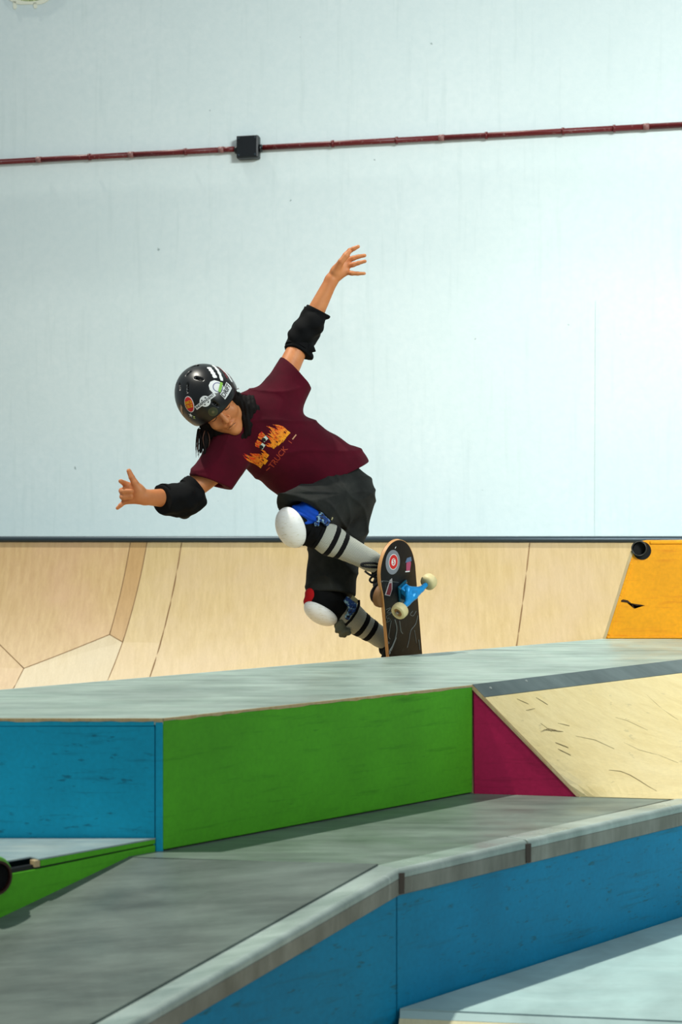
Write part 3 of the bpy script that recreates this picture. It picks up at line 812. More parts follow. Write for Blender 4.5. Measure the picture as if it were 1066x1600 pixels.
# ---- body: one continuous surface
allp = list(J.values()) + [P(182, 796, 5.02), P(572, 384, 5.4), H(0, 0.14, 0), H(0, 0, 0.12), BD(-0.1, -0.3, -0.1)]
lo, hi = bounds(allp, 0.05)
B_ = Field(lo, hi, 0.003)
# trunk and legs stay inside the clothes
B_.cone(J['neck'], 0.052, J['pelvis'], 0.065, 0.03); B_.cone(J['Rsh'], 0.05, J['Lsh'], 0.05, 0.04)
B_.cone(J['Lhip'], 0.052, J['Lkn'], 0.040, 0.02); B_.cone(J['Lkn'], 0.043, J['Lan'], 0.026, 0.02)
B_.cone(J['Rhip'], 0.052, J['Rkn'], 0.040, 0.02); B_.cone(J['Rkn'], 0.043, J['Ran'], 0.026, 0.02)
for an in ('Lan', 'Ran'):
    B_.cone(J[an], 0.026, J[an] - bw * 0.10 + bnn * 0.05, 0.02, 0.02)
# arms
def arm(sh, el, wr, r):
    B_.cone(sh, r[0], el, r[1], 0.02)
    m = el.lerp(wr, 0.28)
    B_.cone(el, r[1], m, r[2], 0.02); B_.cone(m, r[2], wr, r[3], 0.015)
arm(J['Lsh'], J['Lel'], J['Lwr'], (0.045, 0.033, 0.0335, 0.0235))
arm(J['Rsh'], J['Rel'], J['Rwr'], (0.044, 0.034, 0.035, 0.0250))
# neck, skull, face
B_.cone(J['neck'], 0.050, H(0, -0.01, -0.05), 0.047, 0.02)
B_.ell(H(0, -0.005, 0.02), (hl, hf, hu), (0.071, 0.088, 0.083), 0.01)
B_.ell(H(0, 0.030, -0.045), (hl, hf, hu), (0.056, 0.055, 0.068), 0.02)
B_.cone(H(-0.036, 0.02, -0.070), 0.024, H(0, 0.066, -0.100), 0.020, 0.02); B_.cone(H(0.036, 0.02, -0.070), 0.024, H(0, 0.066, -0.100), 0.020, 0.02)
for s_ in (-1, 1):
    B_.ell(H(0.034 * s_, 0.064, -0.040), (hl, hf, hu), (0.022, 0.019, 0.021), 0.016)            # cheeks
    B_.ell(H(0.031 * s_, 0.092, -0.004), (hl, hf, hu), (0.017, 0.011, 0.012), 0.012, 'cut')     # sockets
    B_.ell(H(0.031 * s_, 0.0735, -0.006), (hl, hf, hu), (0.0145, 0.0125, 0.010), 0.004)         # lids
    B_.cone(H(0.012 * s_, 0.088, 0.012), 0.007, H(0.045 * s_, 0.076, 0.013), 0.006, 0.010)      # brow ridge
    B_.ell(H(0.0105 * s_, 0.092, -0.040), (hl, hf, hu), (0.0075, 0.008, 0.0065), 0.005)         # nostril wings
B_.cone(H(0, 0.084, 0.006), 0.0075, H(0, 0.104, -0.034), 0.0105, 0.010)                         # nose
B_.cone(H(-0.016, 0.080, -0.066), 0.006, H(0, 0.088, -0.0640), 0.0072, 0.006); B_.cone(H(0.016, 0.080, -0.066), 0.006, H(0, 0.088, -0.0640), 0.0072, 0.006)
B_.cone(H(-0.013, 0.080, -0.077), 0.006, H(0.013, 0.080, -0.077), 0.006, 0.006); B_.ell(H(0, 0.083, -0.077), (hl, hf, hu), (0.012, 0.007, 0.007), 0.006)
B_.cone(H(-0.021, 0.083, -0.0710), 0.0022, H(0, 0.0945, -0.0705), 0.0022, 0.003, None, 'cut'); B_.cone(H(0.021, 0.083, -0.0710), 0.0022, H(0, 0.0945, -0.0705), 0.0022, 0.003, None, 'cut')
# raised hand: palm turned towards the camera, fingers spread to the right, thumb in front
Yh = 5.395
def hp(px, py, dy=0.0): return P(px, py, Yh + dy)
pn = (0.25, -0.9, -0.3)
B_.cone(J['Lwr'], 0.0225, hp(527, 424), 0.022, 0.012, (pn, 1.35))
B_.cone(hp(526, 424), 0.020, hp(541, 400), 0.0135, 0.012, (pn, 1.3)); B_.cone(hp(527, 427), 0.019, hp(542, 410), 0.0135, 0.012, (pn, 1.3)); B_.cone(hp(528, 429), 0.017, hp(541, 419), 0.013, 0.012, (pn, 1.3)); B_.cone(hp(526, 432), 0.015, hp(541, 425.5), 0.0115, 0.010, (pn, 1.2))
def finger(pts, r0, r1, k=0.005):
    n = len(pts) - 1
    for i in range(n):
        B_.cone(pts[i], r0 + (r1 - r0) * i / n, pts[i + 1], r0 + (r1 - r0) * (i + 1) / n, k if i == 0 else 0.003)
finger([hp(540, 399, 0.004), hp(547, 391.5, 0.0), hp(553, 388.5, -0.006), hp(560, 385.3, -0.010)], 0.0105, 0.0065)
finger([hp(543, 407), hp(552, 403.5, -0.006), hp(560, 401, -0.010), hp(570, 399.2, -0.014)], 0.0105, 0.0065)
finger([hp(543, 415.5), hp(552, 413.5, -0.010), hp(560, 411, -0.014), hp(570.5, 408.2, -0.02)], 0.0102, 0.0062)
finger([hp(541, 425), hp(550, 427, -0.010), hp(559, 427.5, -0.014), hp(569.5, 427.3, -0.02)], 0.0095, 0.0058)
finger([hp(524, 424, -0.012), hp(533, 409, -0.030), hp(541, 400, -0.034), hp(546.5, 393, -0.034)], 0.0135, 0.0078, 0.01)
# low hand: thumb up, little finger out, middle fingers curled
Yr = 5.035
def rp(px, py, dy=0.0): return P(px, py, Yr + dy)
B_.cone(J['Rwr'], 0.0245, rp(216, 772), 0.027, 0.012, ((0, 1, 0), 1.3))
B_.cone(rp(216, 765), 0.020, rp(200, 764), 0.018, 0.012, ((0, 1, 0), 1.25)); B_.cone(rp(216, 778), 0.020, rp(199, 780), 0.017, 0.012, ((0, 1, 0), 1.25))
finger([rp(217, 766, -0.008), rp(211, 755, -0.012), rp(206, 746, -0.012), rp(201.5, 736, -0.010)], 0.0140, 0.0082, 0.010)
finger([rp(203, 759), rp(194, 755, -0.01), rp(188.5, 751.8, -0.034), ], 0.0108, 0.0075, 0.006)
finger([rp(200, 765, 0.004), rp(190.5, 767, -0.010), rp(193, 768, -0.034), rp(205, 768, -0.038)], 0.0112, 0.0090)
finger([rp(200, 774, 0.004), rp(191.5, 776, -0.010), rp(194, 777, -0.032), rp(205, 776, -0.036)], 0.0108, 0.0085)
finger([rp(200, 781), rp(193.5, 785, -0.006), rp(188.5, 789.5, -0.012), rp(183.5, 794, -0.014)], 0.0095, 0.0060, 0.006)
body = field_obj('body', B_, M['skin'], person, 'body')
del B_
# thumb nail
# eyes and brows: lowered lids show as dark lash lines
def on_tree(key, p, d, off):
    h = TREES[key].ray_cast(Vector(p) - Vector(d) * 0.08, Vector(d))
    return (h[0] - Vector(d) * off) if h[0] else Vector(p)
M['lash'] = plain('dark_lashes', srgb(16, 10, 8), 0.7); M['brow'] = plain('dark_brows', srgb(30, 18, 12), 0.8)
for s_ in (-1, 1):
    pts = [on_tree('body', H(s_ * (0.018 + 0.027 * i / 6), 0.085, -0.0115 - 0.004 * math.sin(math.pi * i / 6)), -hf, 0.0) for i in range(7)]
    tube('eyelash', pts, [0.0010, 0.0017, 0.0021, 0.0022, 0.0021, 0.0018, 0.0010], M['lash'], person, 6)
    pts = [on_tree('body', H(s_ * (0.013 + 0.034 * i / 6), 0.085, 0.012 + 0.004 * math.sin(math.pi * i / 6)), -hf, 0.0) for i in range(7)]
    tube('eyebrow', pts, [0.0016, 0.0028, 0.0032, 0.003, 0.0027, 0.002, 0.001], M['brow'], person, 6)
lipm = plain('lips', srgb(158, 78, 58), 0.45)
pts = [on_tree('body', H(-0.017 + 0.034 * i / 8, 0.09, -0.0700 - 0.0055 * abs(i / 4 - 1) ** 1.5), -hf, -0.0004) for i in range(9)]
tube('mouth_line', pts, [0.0006, 0.0011, 0.0013, 0.0014, 0.0014, 0.0014, 0.0013, 0.0011, 0.0006], plain('mouth_shadow', srgb(70, 24, 18), 0.6), person, 6)

# ---- hair
lo, hi = bounds([H(0, 0, 0), P(300, 712, 5.2), P(412, 690, 5.3)], 0.13)
F = Field(lo, hi, 0.004)
F.ell(H(0, -0.022, 0.0), (hl, hf, hu), (0.082, 0.078, 0.09), 0.01)
for s_ in (-1, 1):
    F.cone(H(0.066 * s_, 0.018, 0.01), 0.022, H(0.070 * s_, 0.010, -0.085), 0.018, 0.015)
    F.cone(H(0.05 * s_, -0.03, -0.02), 0.040, H(0.05 * s_, -0.03, -0.10), 0.030, 0.02)
F.cone(H(0.062, 0.005, -0.05), 0.024, P(399, 640, 5.23), 0.024, 0.02); F.cone(P(392, 628, 5.24), 0.024, P(404, 658, 5.235), 0.016, 0.02)
F.cone(H(0.02, -0.01, -0.09), 0.04, P(384, 672, 5.225), 0.024, 0.02); F.cone(P(340, 674, 5.22), 0.022, P(376, 684, 5.22), 0.016, 0.02); F.cone(P(388, 640, 5.22), 0.028, P(386, 672, 5.215), 0.020, 0.02); F.cone(P(384, 660, 5.215), 0.022, P(366, 684, 5.215), 0.016, 0.02)
F.cone(H(-0.066, 0.0, -0.06), 0.022, P(318, 690, 5.20), 0.010, 0.02); F.cone(P(318, 682, 5.21), 0.012, P(313, 706, 5.20), 0.004, 0.01); F.cone(P(324, 684, 5.21), 0.012, P(320, 708, 5.2), 0.004, 0.01)
# leave the face free
F.ell(H(0, 0.100, -0.050), (hl, hf, hu), (0.058, 0.075, 0.085), 0.004, 'cut')
F.warp(lambda X, Y, Z: 0.0018 * np.sin(X * 420 + Z * 60) + 0.0014 * np.sin(Y * 380 + Z * 90 + X * 80))
hair = field_obj('hair', F, M['hair'], person)
random.seed(11)
for i in range(26):
    x = 309 + 17 * random.random(); y0 = 668 + 8 * random.random(); y1 = 694 + 22 * random.random(); dy = 5.185 + 0.05 * random.random()
    x1 = x + random.uniform(-5, 3); c_ = random.uniform(-3, 3)
    pts = [P(x + (x1 - x) * u + c_ * math.sin(math.pi * u), y0 + (y1 - y0) * u, dy) for u in np.linspace(0, 1, 7)]
    tube('hair_strand', pts, [0.0022, 0.0022, 0.002, 0.0018, 0.0015, 0.001, 0.0004], M['hairtip'] if i % 3 == 0 else M['hair'], hair, 5)

# ---- helmet
HH = H(0, -0.004, 0.026); hr = (0.106, 0.128, 0.114)
helm = None
lo, hi = bounds([HH], 0.15)
F = Field(lo, hi, 0.0028)
F.ell(HH, (hl, hf, hu), hr, 0)
F.ell(HH, (hl, hf, hu), [r - 0.017 for r in hr], 0, 'cut')
cutn = (-hu + hf * 0.26).normalized()
F.plane(HH - hu * 0.046, cutn, 0.006)
F.cone(HH - hl * 0.14 + hf * 0.085 - hu * 0.075, 0.030, HH + hl * 0.14 + hf * 0.085 - hu * 0.075, 0.030, 0.01, None, 'cut')
def helm_hit(px, py):
    o = np.array((0, 0, EYE)); d = np.array(P(px, py, 1.0)) - o
    p = o - np.array(HH); ax = [np.array(x) for x in (hl, hf, hu)]
    a = sum(((d @ x) / r) ** 2 for x, r in zip(ax, hr)); b = 2 * sum((d @ x) * (p @ x) / r ** 2 for x, r in zip(ax, hr)); c = sum(((p @ x) / r) ** 2 for x, r in zip(ax, hr)) - 1
    D = b * b - 4 * a * c
    if D < 0: D = 0
    tt_ = (-b - math.sqrt(D)) / (2 * a); q = o + d * tt_
    g = sum(x * ((q - np.array(HH)) @ x) / r ** 2 for x, r in zip(ax, hr))
    return Vector(q), Vector(g).normalized()
vents = [((293, 600), (293, 612)), ((292, 586), (297, 581)), ((306, 590), (316, 593)), ((281, 608), (280.5, 600)), ((301, 573), (310, 571)), ((333, 628), (341, 634))]
for (p_, q_) in vents:
    a, na = helm_hit(*p_); b, nb = helm_hit(*q_)
    F.cone(a, 0.0052, b, 0.0052, 0.002, None, 'cut'); F.cone(a - na * 0.012, 0.0052, b - nb * 0.012, 0.0052, 0.002, None, 'cut')
# mirrored vents on the far side of the shell
for u_, f_ in ((0.85, -0.35), (0.55, -0.7), (0.3, -0.85)):
    for s_ in (-1, 1):
        d_ = (hl * 0.42 * s_ + hf * f_ + hu * u_).normalized(); k_ = 1 / math.sqrt(sum((d_.dot(x) / r) ** 2 for x, r in zip((hl, hf, hu), hr)))
        F.cone(HH + d_ * (k_ - 0.02) + hl * 0.012, 0.006, HH + d_ * (k_ + 0.01) - hl * 0.012, 0.006, 0.002, None, 'cut')
helm = field_obj('helmet', F, M['helmet'], person, 'helmet')
# padding inside, riveted round badge, straps
lo, hi = bounds([HH], 0.15); F = Field(lo, hi, 0.004)
F.ell(HH, (hl, hf, hu), [r - 0.018 for r in hr], 0); F.ell(HH, (hl, hf, hu), [r - 0.026 for r in hr], 0, 'cut'); F.plane(HH - hu * 0.043, cutn)
field_obj('padding', F, M['padblack'], helm)
M['webbing'] = plain('black_webbing', srgb(5, 5, 6), 0.85, 0, 0.2)
for s_ in (-1, 1):
    tube('chin_strap', [H(0.086 * s_, 0.02, -0.03), H(0.078 * s_, 0.028, -0.07), H(0.058 * s_, 0.044, -0.105), H(0.02 * s_, 0.05, -0.128), H(0, 0.05, -0.131)], 0.0055, M['webbing'], helm, 8)
    tube('rear_strap', [H(0.084 * s_, -0.05, -0.04), H(0.080 * s_, -0.01, -0.06), H(0.066 * s_, 0.036, -0.094)], 0.005, M['webbing'], helm, 8)
bq = P(337, 677, 5.155)
lathe('strap_buckle', [(0.0042, -0.002), (0.0042, 0.002), (0.002, 0.003)], H(-0.070, 0.038, -0.088), (-0.2, -1, 0), plain('buckle_steel', srgb(190, 190, 186), 0.3, 0.6), helm, 10)

# ---- decals: flat print laid on a surface
def grid2(w, h, nx, ny):
    return ([(w * (i / nx - .5), h * (j / ny - .5)) for j in range(ny + 1) for i in range(nx + 1)],
            [(j * (nx + 1) + i, j * (nx + 1) + i + 1, (j + 1) * (nx + 1) + i + 1, (j + 1) * (nx + 1) + i) for j in range(ny) for i in range(nx)])
def poly2(pts, cuts=1):
    bm = bmesh.new(); bm.faces.new([bm.verts.new((x, y, 0)) for x, y in pts]); bmesh.ops.triangulate(bm, faces=bm.faces)
    if cuts: bmesh.ops.subdivide_edges(bm, edges=bm.edges, cuts=cuts, use_grid_fill=True)
    bm.verts.ensure_lookup_table(); bm.verts.index_update()
    r = ([(v.co.x, v.co.y) for v in bm.verts], [tuple(v.index for v in f.verts) for f in bm.faces]); bm.free(); return r
def oval2(rx, ry, n=24, m=4, r0=0.0):
    v = [(rx * (r0 + (1 - r0) * j / m) * math.cos(2 * math.pi * i / n), ry * (r0 + (1 - r0) * j / m) * math.sin(2 * math.pi * i / n)) for j in range(m + 1) for i in range(n)]
    return v, [(j * n + i, j * n + (i + 1) % n, (j + 1) * n + (i + 1) % n, (j + 1) * n + i) for j in range(m) for i in range(n)]
def text2(body, size, xs=1.0):
    cu = bpy.data.curves.new('lettering', 'FONT'); cu.body = body; cu.size = size; cu.align_x = 'CENTER'; cu.align_y = 'CENTER'; cu.offset = size * 0.012; cu.resolution_u = 3
    o = bpy.data.objects.new('lettering', cu); C.objects.link(o)
    me = bpy.data.meshes.new_from_object(o.evaluated_get(bpy.context.evaluated_depsgraph_get()))
    r = ([(v.co.x * xs, v.co.y) for v in me.vertices], [tuple(p.vertices) for p in me.polygons])
    bpy.data.objects.remove(o); bpy.data.curves.remove(cu); bpy.data.meshes.remove(me); return r
def place2(shape, dx=0, dy=0, rot=0):
    c, s_ = math.cos(rot), math.sin(rot); return ([(x * c - y * s_ + dx, x * s_ + y * c + dy) for x, y in shape[0]], shape[1])
def decal(name, key, parent, c, n, xd, shape, mat, off=0.0008, th=0.0006, label=None):
    n = nrm(n); xd = Vector(xd); xd = (xd - n * xd.dot(n)).normalized(); yd = n.cross(xd)
    v, uv = [], []
    for x, y in shape[0]:
        q = Vector(c) + xd * x + yd * y
        h = TREES[key].ray_cast(q + n * 0.12, -n, 0.24)
        v.append((h[0] + h[1] * off) if h[0] else q); uv.append((x, y))
    me = bpy.data.meshes.new(name); me.from_pydata([tuple(p) for p in v], [], shape[1]); me.update()
    ul = me.uv_layers.new(name='uv')
    for l in me.loops: ul.data[l.index].uv = uv[l.vertex_index]
    o = link(name, me, mat, parent, False)
    if th: q = o.modifiers.new('thick', 'SOLIDIFY'); q.thickness = th; q.offset = 1
    if label: o['label'] = label
    return o
def hs(px, py, x2, y2):                                            # helmet decal frame: centre and image direction
    c, n = helm_hit(px, py); e, _ = helm_hit(x2, y2); return c, n, (e - c)
red_ = plain('sticker_red', srgb(214, 28, 30), 0.4); yel_ = plain('sticker_yellow', srgb(246, 196, 20), 0.4); grn_ = plain('sticker_green', srgb(140, 196, 70), 0.45)
c, n, x = hs(295.5, 632, 305, 630)
decal('sticker', 'helmet', helm, c, n, x, oval2(0.0205, 0.0280), M['white'], 0.0008)
decal('sticker', 'helmet', helm, c, n, x, oval2(0.0180, 0.0255), red_, 0.0016)
decal('sticker_lettering', 'helmet', helm, c, n, x, place2(text2('SANTA', 0.0150, 0.66), 0, 0.0065, 0.06), yel_, 0.0024)
decal('sticker_lettering', 'helmet', helm, c, n, x, place2(text2('CRUZ', 0.0150, 0.80), 0, -0.0065, 0.06), yel_, 0.0024)
c, n, x = hs(320.5, 627, 334, 617)
cr = oval2(0.0185, 0.0185, 28, 2, 0.72)
decal('sticker', 'helmet', helm, c, n, x, cr, M['white'], 0.0008)
for a_ in (0, 1, 2, 3):
    w_ = poly2([(-0.0075, 0.0165), (0.0075, 0.0165), (0.003, 0.003), (-0.003, 0.003)], 1)
    decal('sticker', 'helmet', helm, c, n, x, place2(w_, 0, 0, a_ * math.pi / 2 + math.pi / 4 * 0), M['white'], 0.0010)
decal('sticker', 'helmet', helm, c, n, x, grid2(0.080, 0.0130, 14, 2), M['white'], 0.0016)
decal('sticker_lettering', 'helmet', helm, c, n, x, text2('INDEPENDENT', 0.0112, 0.98), M['ink'], 0.0024)
c, n, x = hs(337.5, 604, 350, 598)
dome = [(0.024, -0.018), (0.026, -0.006), (0.022, 0.010), (0.010, 0.022), (-0.006, 0.024), (-0.019, 0.016), (-0.025, 0.001), (-0.022, -0.015), (-0.010, -0.021), (0.010, -0.021)]
decal('sticker', 'helmet', helm, c, n, x, poly2(dome, 2), M['white'], 0.0008)
c2, n2, x2 = hs(340.5, 605, 353, 599)
decal('sticker', 'helmet', helm, c2, n2, x2, oval2(0.0185, 0.0175, 24, 2, 0.84), plain('sticker_violet', srgb(96, 96, 140), 0.5), 0.0016)
c, n, x = hs(344.5, 605, 346.5, 593)
decal('sticker', 'helmet', helm, c, n, x, grid2(0.038, 0.0095, 8, 2), grn_, 0.0020)
c, n, x = hs(353.5, 610, 358, 598)
blk = [(-0.030, -0.0125), (0.026, -0.0165), (0.031, -0.008), (0.031, 0.0115), (-0.028, 0.0125)]
decal('sticker', 'helmet', helm, c, n, x, poly2(blk, 2), M['white'], 0.0012)
decal('sticker_lettering', 'helmet', helm, c, n, x, place2(text2('DRIFT', 0.0235, 0.90), 0.0, 0.0), M['ink'], 0.0024)
# white and dark red zig-zag stripes towards the back
darkred = plain('sticker_dark_red', srgb(120, 24, 34), 0.5)
for (x0, y0, x1, y1, w, m) in ((326, 573, 337, 589, 0.0125, 'w'), (333, 570, 349, 590, 0.0100, 'w'), (341, 571, 356, 590, 0.0060, 'r'), (345, 572, 363, 596, 0.0100, 'w'), (352, 577, 367, 598, 0.0050, 'r'), (357, 581, 372, 603, 0.0080, 'w'), (362, 588, 374, 606, 0.0050, 'r'), (366, 593, 376, 609, 0.0060, 'w')):
    c, n = helm_hit((x0 + x1) / 2, (y0 + y1) / 2); a, _ = helm_hit(x0, y0); b, _ = helm_hit(x1, y1)
    L = (b - a).length; zz_ = [(-L / 2 + L * i / 8, w * (0.5 + (0.18 if i % 2 else -0.05))) for i in range(9)] + [(L / 2 - L * i / 8, -w * (0.5 + (0.18 if i % 2 else -0.05))) for i in range(9)]
    decal('sticker', 'helmet', helm, c, n, b - a, poly2(zz_, 1), M['white'] if m == 'w' else darkred, 0.0009 if m == 'w' else 0.0013)
c, n, x = hs(333, 643.5, 343, 638)
decal('sticker', 'helmet', helm, c, n, x, oval2(0.0165, 0.0165), plain('badge_rim', srgb(70, 66, 40), 0.4), 0.0008)
decal('sticker', 'helmet', helm, c, n, x, oval2(0.0135, 0.0135), plain('badge_olive', srgb(54, 58, 30), 0.4), 0.0014)
decal('sticker', 'helmet', helm, c, n, x, oval2(0.005, 0.005), plain('badge_eye', srgb(100, 92, 60), 0.4), 0.0020)
c, n, x = hs(300, 650, 309, 653)
star = [(0.0085 * (1 if i % 2 == 0 else 0.45) * math.cos(math.pi / 2 + math.pi * i / 5), 0.0085 * (1 if i % 2 == 0 else 0.45) * math.sin(math.pi / 2 + math.pi * i / 5)) for i in range(10)]
decal('sticker', 'helmet', helm, c, n, x, place2(poly2(star, 0), -0.004, 0.002), M['white'], 0.0010)
decal('sticker_lettering', 'helmet', helm, c, n, x, place2(text2('Z', 0.014), 0.009, -0.002), plain('sticker_lime', srgb(190, 206, 120), 0.5), 0.0010)
# pale worn patch at the far left rim
c, n, x = hs(284, 640, 288, 652)
decal('sticker', 'helmet', helm, c, n, x, poly2([(-0.02, -0.004), (0.0, -0.006), (0.022, -0.004), (0.02, 0.005), (-0.016, 0.006)], 1), plain('sticker_tan', srgb(196, 160, 130), 0.6), 0.0010)

# ---- t-shirt
tn = nrm((-0.22, -0.93, -0.20))                                    # chest normal
ta = (P(520, 752, 5.40) - P(400, 668, 5.29)).normalized()
lo, hi = bounds([P(295, 650, 5.2), P(480, 545, 5.4), P(585, 790, 5.5), P(440, 700, 5.1), P(440, 700, 5.6)], 0.04)
F = Field(lo, hi, 0.004)
F.cone(P(404, 672, 5.31), 0.135, P(512, 752, 5.43), 0.158, 0.02, (tn, 1.32))
F.cone(P(355, 700, 5.27), 0.068, P(432, 622, 5.33), 0.066, 0.045, (tn, 0.95))
F.cone(P(430, 640, 5.33), 0.082, P(470, 566, 5.38), 0.069, 0.035); F.cone(P(446, 622, 5.34), 0.060, P(470, 594, 5.36), 0.040, 0.03)
F.cone(P(357, 706, 5.26), 0.076, P(318, 760, 5.20), 0.064, 0.035); F.cone(P(362, 722, 5.25), 0.05, P(349, 758, 5.21), 0.032, 0.03)
F.cone(P(388, 650, 5.28), 0.075, P(396, 668, 5.30), 0.09, 0.03)
# hem flare
F.cone(P(560, 722, 5.44), 0.03, P(462, 774, 5.36), 0.035, 0.05)
def folds(X, Y, Z):
    u = X * ta[0] + Y * ta[1] + Z * ta[2]; s_ = X * 0.57 + Z * 0.82
    ridge = lambda q: 1 - np.abs(np.sin(q))
    w = -0.0085 * ridge(s_ * 21 + u * 6 + 0.9 * np.sin(u * 11)) ** 3 * np.clip((u - 3.02) * 4, 0.15, 1.0)
    w = w - 0.0065 * ridge(u * 17 - s_ * 13 + 1.1 * np.sin(s_ * 15)) ** 4 + 0.0016 * np.sin(X * 50 - Z * 30 + Y * 40)
    return w
F.warp(folds)
# openings: cut hems square, hollow the sleeves and the neck
aL = (P(479, 545, 5.40) - P(440, 622, 5.33)).normalized()
hem = nrm(Vector((0.39, 0.05, 0.92)) * 0 + (P(459, 581, 5.36) - P(432, 640, 5.33)) )
# sleeve planes are local: subtract a block beyond the hem
def cut_end(Fd, c, d, ru, depth=0.09):
    q, X, Y, Z = Fd.sl(v3(c) - 0.14, v3(c) + 0.14)
    px, py, pz = X - c[0], Y - c[1], Z - c[2]; t_ = px * d[0] + py * d[1] + pz * d[2]
    r = np.sqrt(np.maximum(px * px + py * py + pz * pz - t_ * t_, 0))
    blk_ = np.maximum(-t_, r - ru)
    Fd.put(q, blk_.astype(np.float32), 0.003, 'cut')
hL = nrm(P(459.5, 581, 5.37) - P(459.5, 581, 5.37) + Vector((0.79, 0.12, 0.60)))
hL = nrm(Vector((0.775, 0.10, 0.62)))
cut_end(F, P(459.5, 580.5, 5.375), nrm(Vector((0.70, 0.12, 0.66))), 0.115)
F.cone(P(440, 615, 5.345), 0.030, P(474, 545, 5.405), 0.058, 0.004, None, 'cut')
hR = nrm(Vector((-0.30, -0.15, -0.93)))
cut_end(F, P(330, 754, 5.205), hR, 0.115)
F.cone(P(345, 725, 5.245), 0.040, P(315, 770, 5.19), 0.056, 0.004, None, 'cut')
hm = nrm((P(572, 724, 5.42) - P(447, 784, 5.36)).cross(Vector((-0.1, 1, 0.05))))
if hm.dot(ta) < 0: hm = -hm
F.plane(P(510, 754, 5.40), hm, 0.004)
F.cone(P(505, 748, 5.41), 0.105, P(560, 790, 5.46), 0.145, 0.004, (tn, 1.3), 'cut')
F.cone(P(384, 655, 5.27), 0.056, P(368, 640, 5.22), 0.066, 0.004, None, 'cut')
shirt = field_obj('t_shirt', F, M['shirt'], person, 'shirt')
# neck rib
pts = []
nd = (P(384, 655, 5.27) - P(368, 640, 5.22)).normalized(); o1 = nd.orthogonal().normalized(); o2 = nd.cross(o1)

# ---- chest print: flame lettering over the word TRUCK
t = NT('flame_print'); uvn = t.n('ShaderNodeTexCoord'); sp_ = t.n('ShaderNodeSeparateXYZ'); t.l(uvn.outputs['UV'], sp_.inputs[0])
mr = t.n('ShaderNodeMapRange'); mr.inputs['From Min'].default_value = -0.026; mr.inputs['From Max'].default_value = 0.055; t.l(sp_.outputs['Y'], mr.inputs[0])
rp_ = t.ramp(mr.outputs[0], [(0.0, srgb(255, 176, 20)), (0.30, srgb(248, 120, 20)), (0.62, srgb(226, 60, 26)), (1.0, srgb(206, 40, 30))])
dk = t.ramp(t.noise(t.coord((160, 40, 1), (0, 0, 0), 'UV'), 1.6, 2, 0.5, 1.0), [(0.47, 0.0), (0.52, 1.0)])
fl = t.mix(t.ramp(dk, [(0.0, 0.0), (1.0, 0.45)]), rp_, srgb(255, 190, 60)); fl2 = t.mix(t.ramp(t.noise(t.coord((120, 50, 1), (0, 0, 0.3), 'UV'), 1.9, 2, 0.5, 1.2), [(0.60, 0.0), (0.64, 0.9)]), fl, srgb(120, 14, 18))
M['flame'] = t.out(fl2, 0.6, None, 0.2)
pc_ = P(420, 700, 5.2); pdir = P(452, 662, 5.2) - P(398, 727, 5.2)
random.seed(5)
# each letter is a flame: slab foot with forked tongues
def flame_letter(x, w, h0, h1):
    pts = [(x - w / 2, -h0)]
    pts += [(x + w / 2, -h0)]
    n_ = 3; xs = np.linspace(x + w / 2, x - w / 2, n_ * 2 + 1)
    for i, xx in enumerate(xs):
        pts.append((xx + (0.006 if i % 2 else 0.0) + random.uniform(-.0012, .0012), (h1 * random.uniform(0.75, 1.15)) if i % 2 else h1 * random.uniform(0.05, 0.30)))
    return pts
LW = [(-0.072, 0.020, 0.016, 0.052), (-0.051, 0.020, 0.021, 0.040), (-0.031, 0.016, 0.013, 0.022), (0.012, 0.016, 0.012, 0.022), (0.031, 0.020, 0.018, 0.036), (0.052, 0.021, 0.022, 0.052), (0.073, 0.021, 0.020, 0.046)]
def tongue(x, w, y0, h, lean):                                     # one curling flame
    L_, R_ = [], []
    for k_ in range(7):
        u_ = k_ / 6; cx_ = x + lean * u_ ** 1.6 + 0.0022 * math.sin(u_ * 5 + x * 300); hw = w * 0.5 * (1 - u_) ** 0.8 * (1 + 0.5 * math.sin(u_ * 3.0))
        L_.append((cx_ - hw, y0 + h * u_)); R_.append((cx_ + hw, y0 + h * u_))
    return L_ + R_[::-1][1:]
for n_, (x_, w_, a_, b_) in enumerate(LW):
    foot = poly2([(x_ - w_ * .5, -a_), (x_ + w_ * .5, -a_ + random.uniform(-.003, .003)), (x_ + w_ * .48, 0.006), (x_ - w_ * .48, 0.006)], 1)
    decal('print_flame', 'shirt', shirt, pc_, (-0.12, -1, -0.1), pdir, foot, M['flame'], 0.0010 + 0.0001 * (n_ % 2), 0)
    for q_ in range(3):
        sh_ = poly2(tongue(x_ + w_ * (q_ - 1) * 0.33, w_ * 0.52, -0.004, b_ * random.uniform(0.75, 1.2), random.uniform(-0.010, 0.004)), 0)
        decal('print_flame', 'shirt', shirt, pc_, (-0.12, -1, -0.1), pdir, sh_, M['flame'], 0.0013 + 0.0002 * q_, 0)
    if n_ in (1, 4, 6):
        decal('print_gap', 'shirt', shirt, pc_, (-0.12, -1, -0.1), pdir, place2(poly2([(-0.0022, -0.004), (0.0022, -0.003), (0.0014, 0.005), (-0.0014, 0.005)], 0), x_, -0.006), M['shirt'], 0.0022, 0)
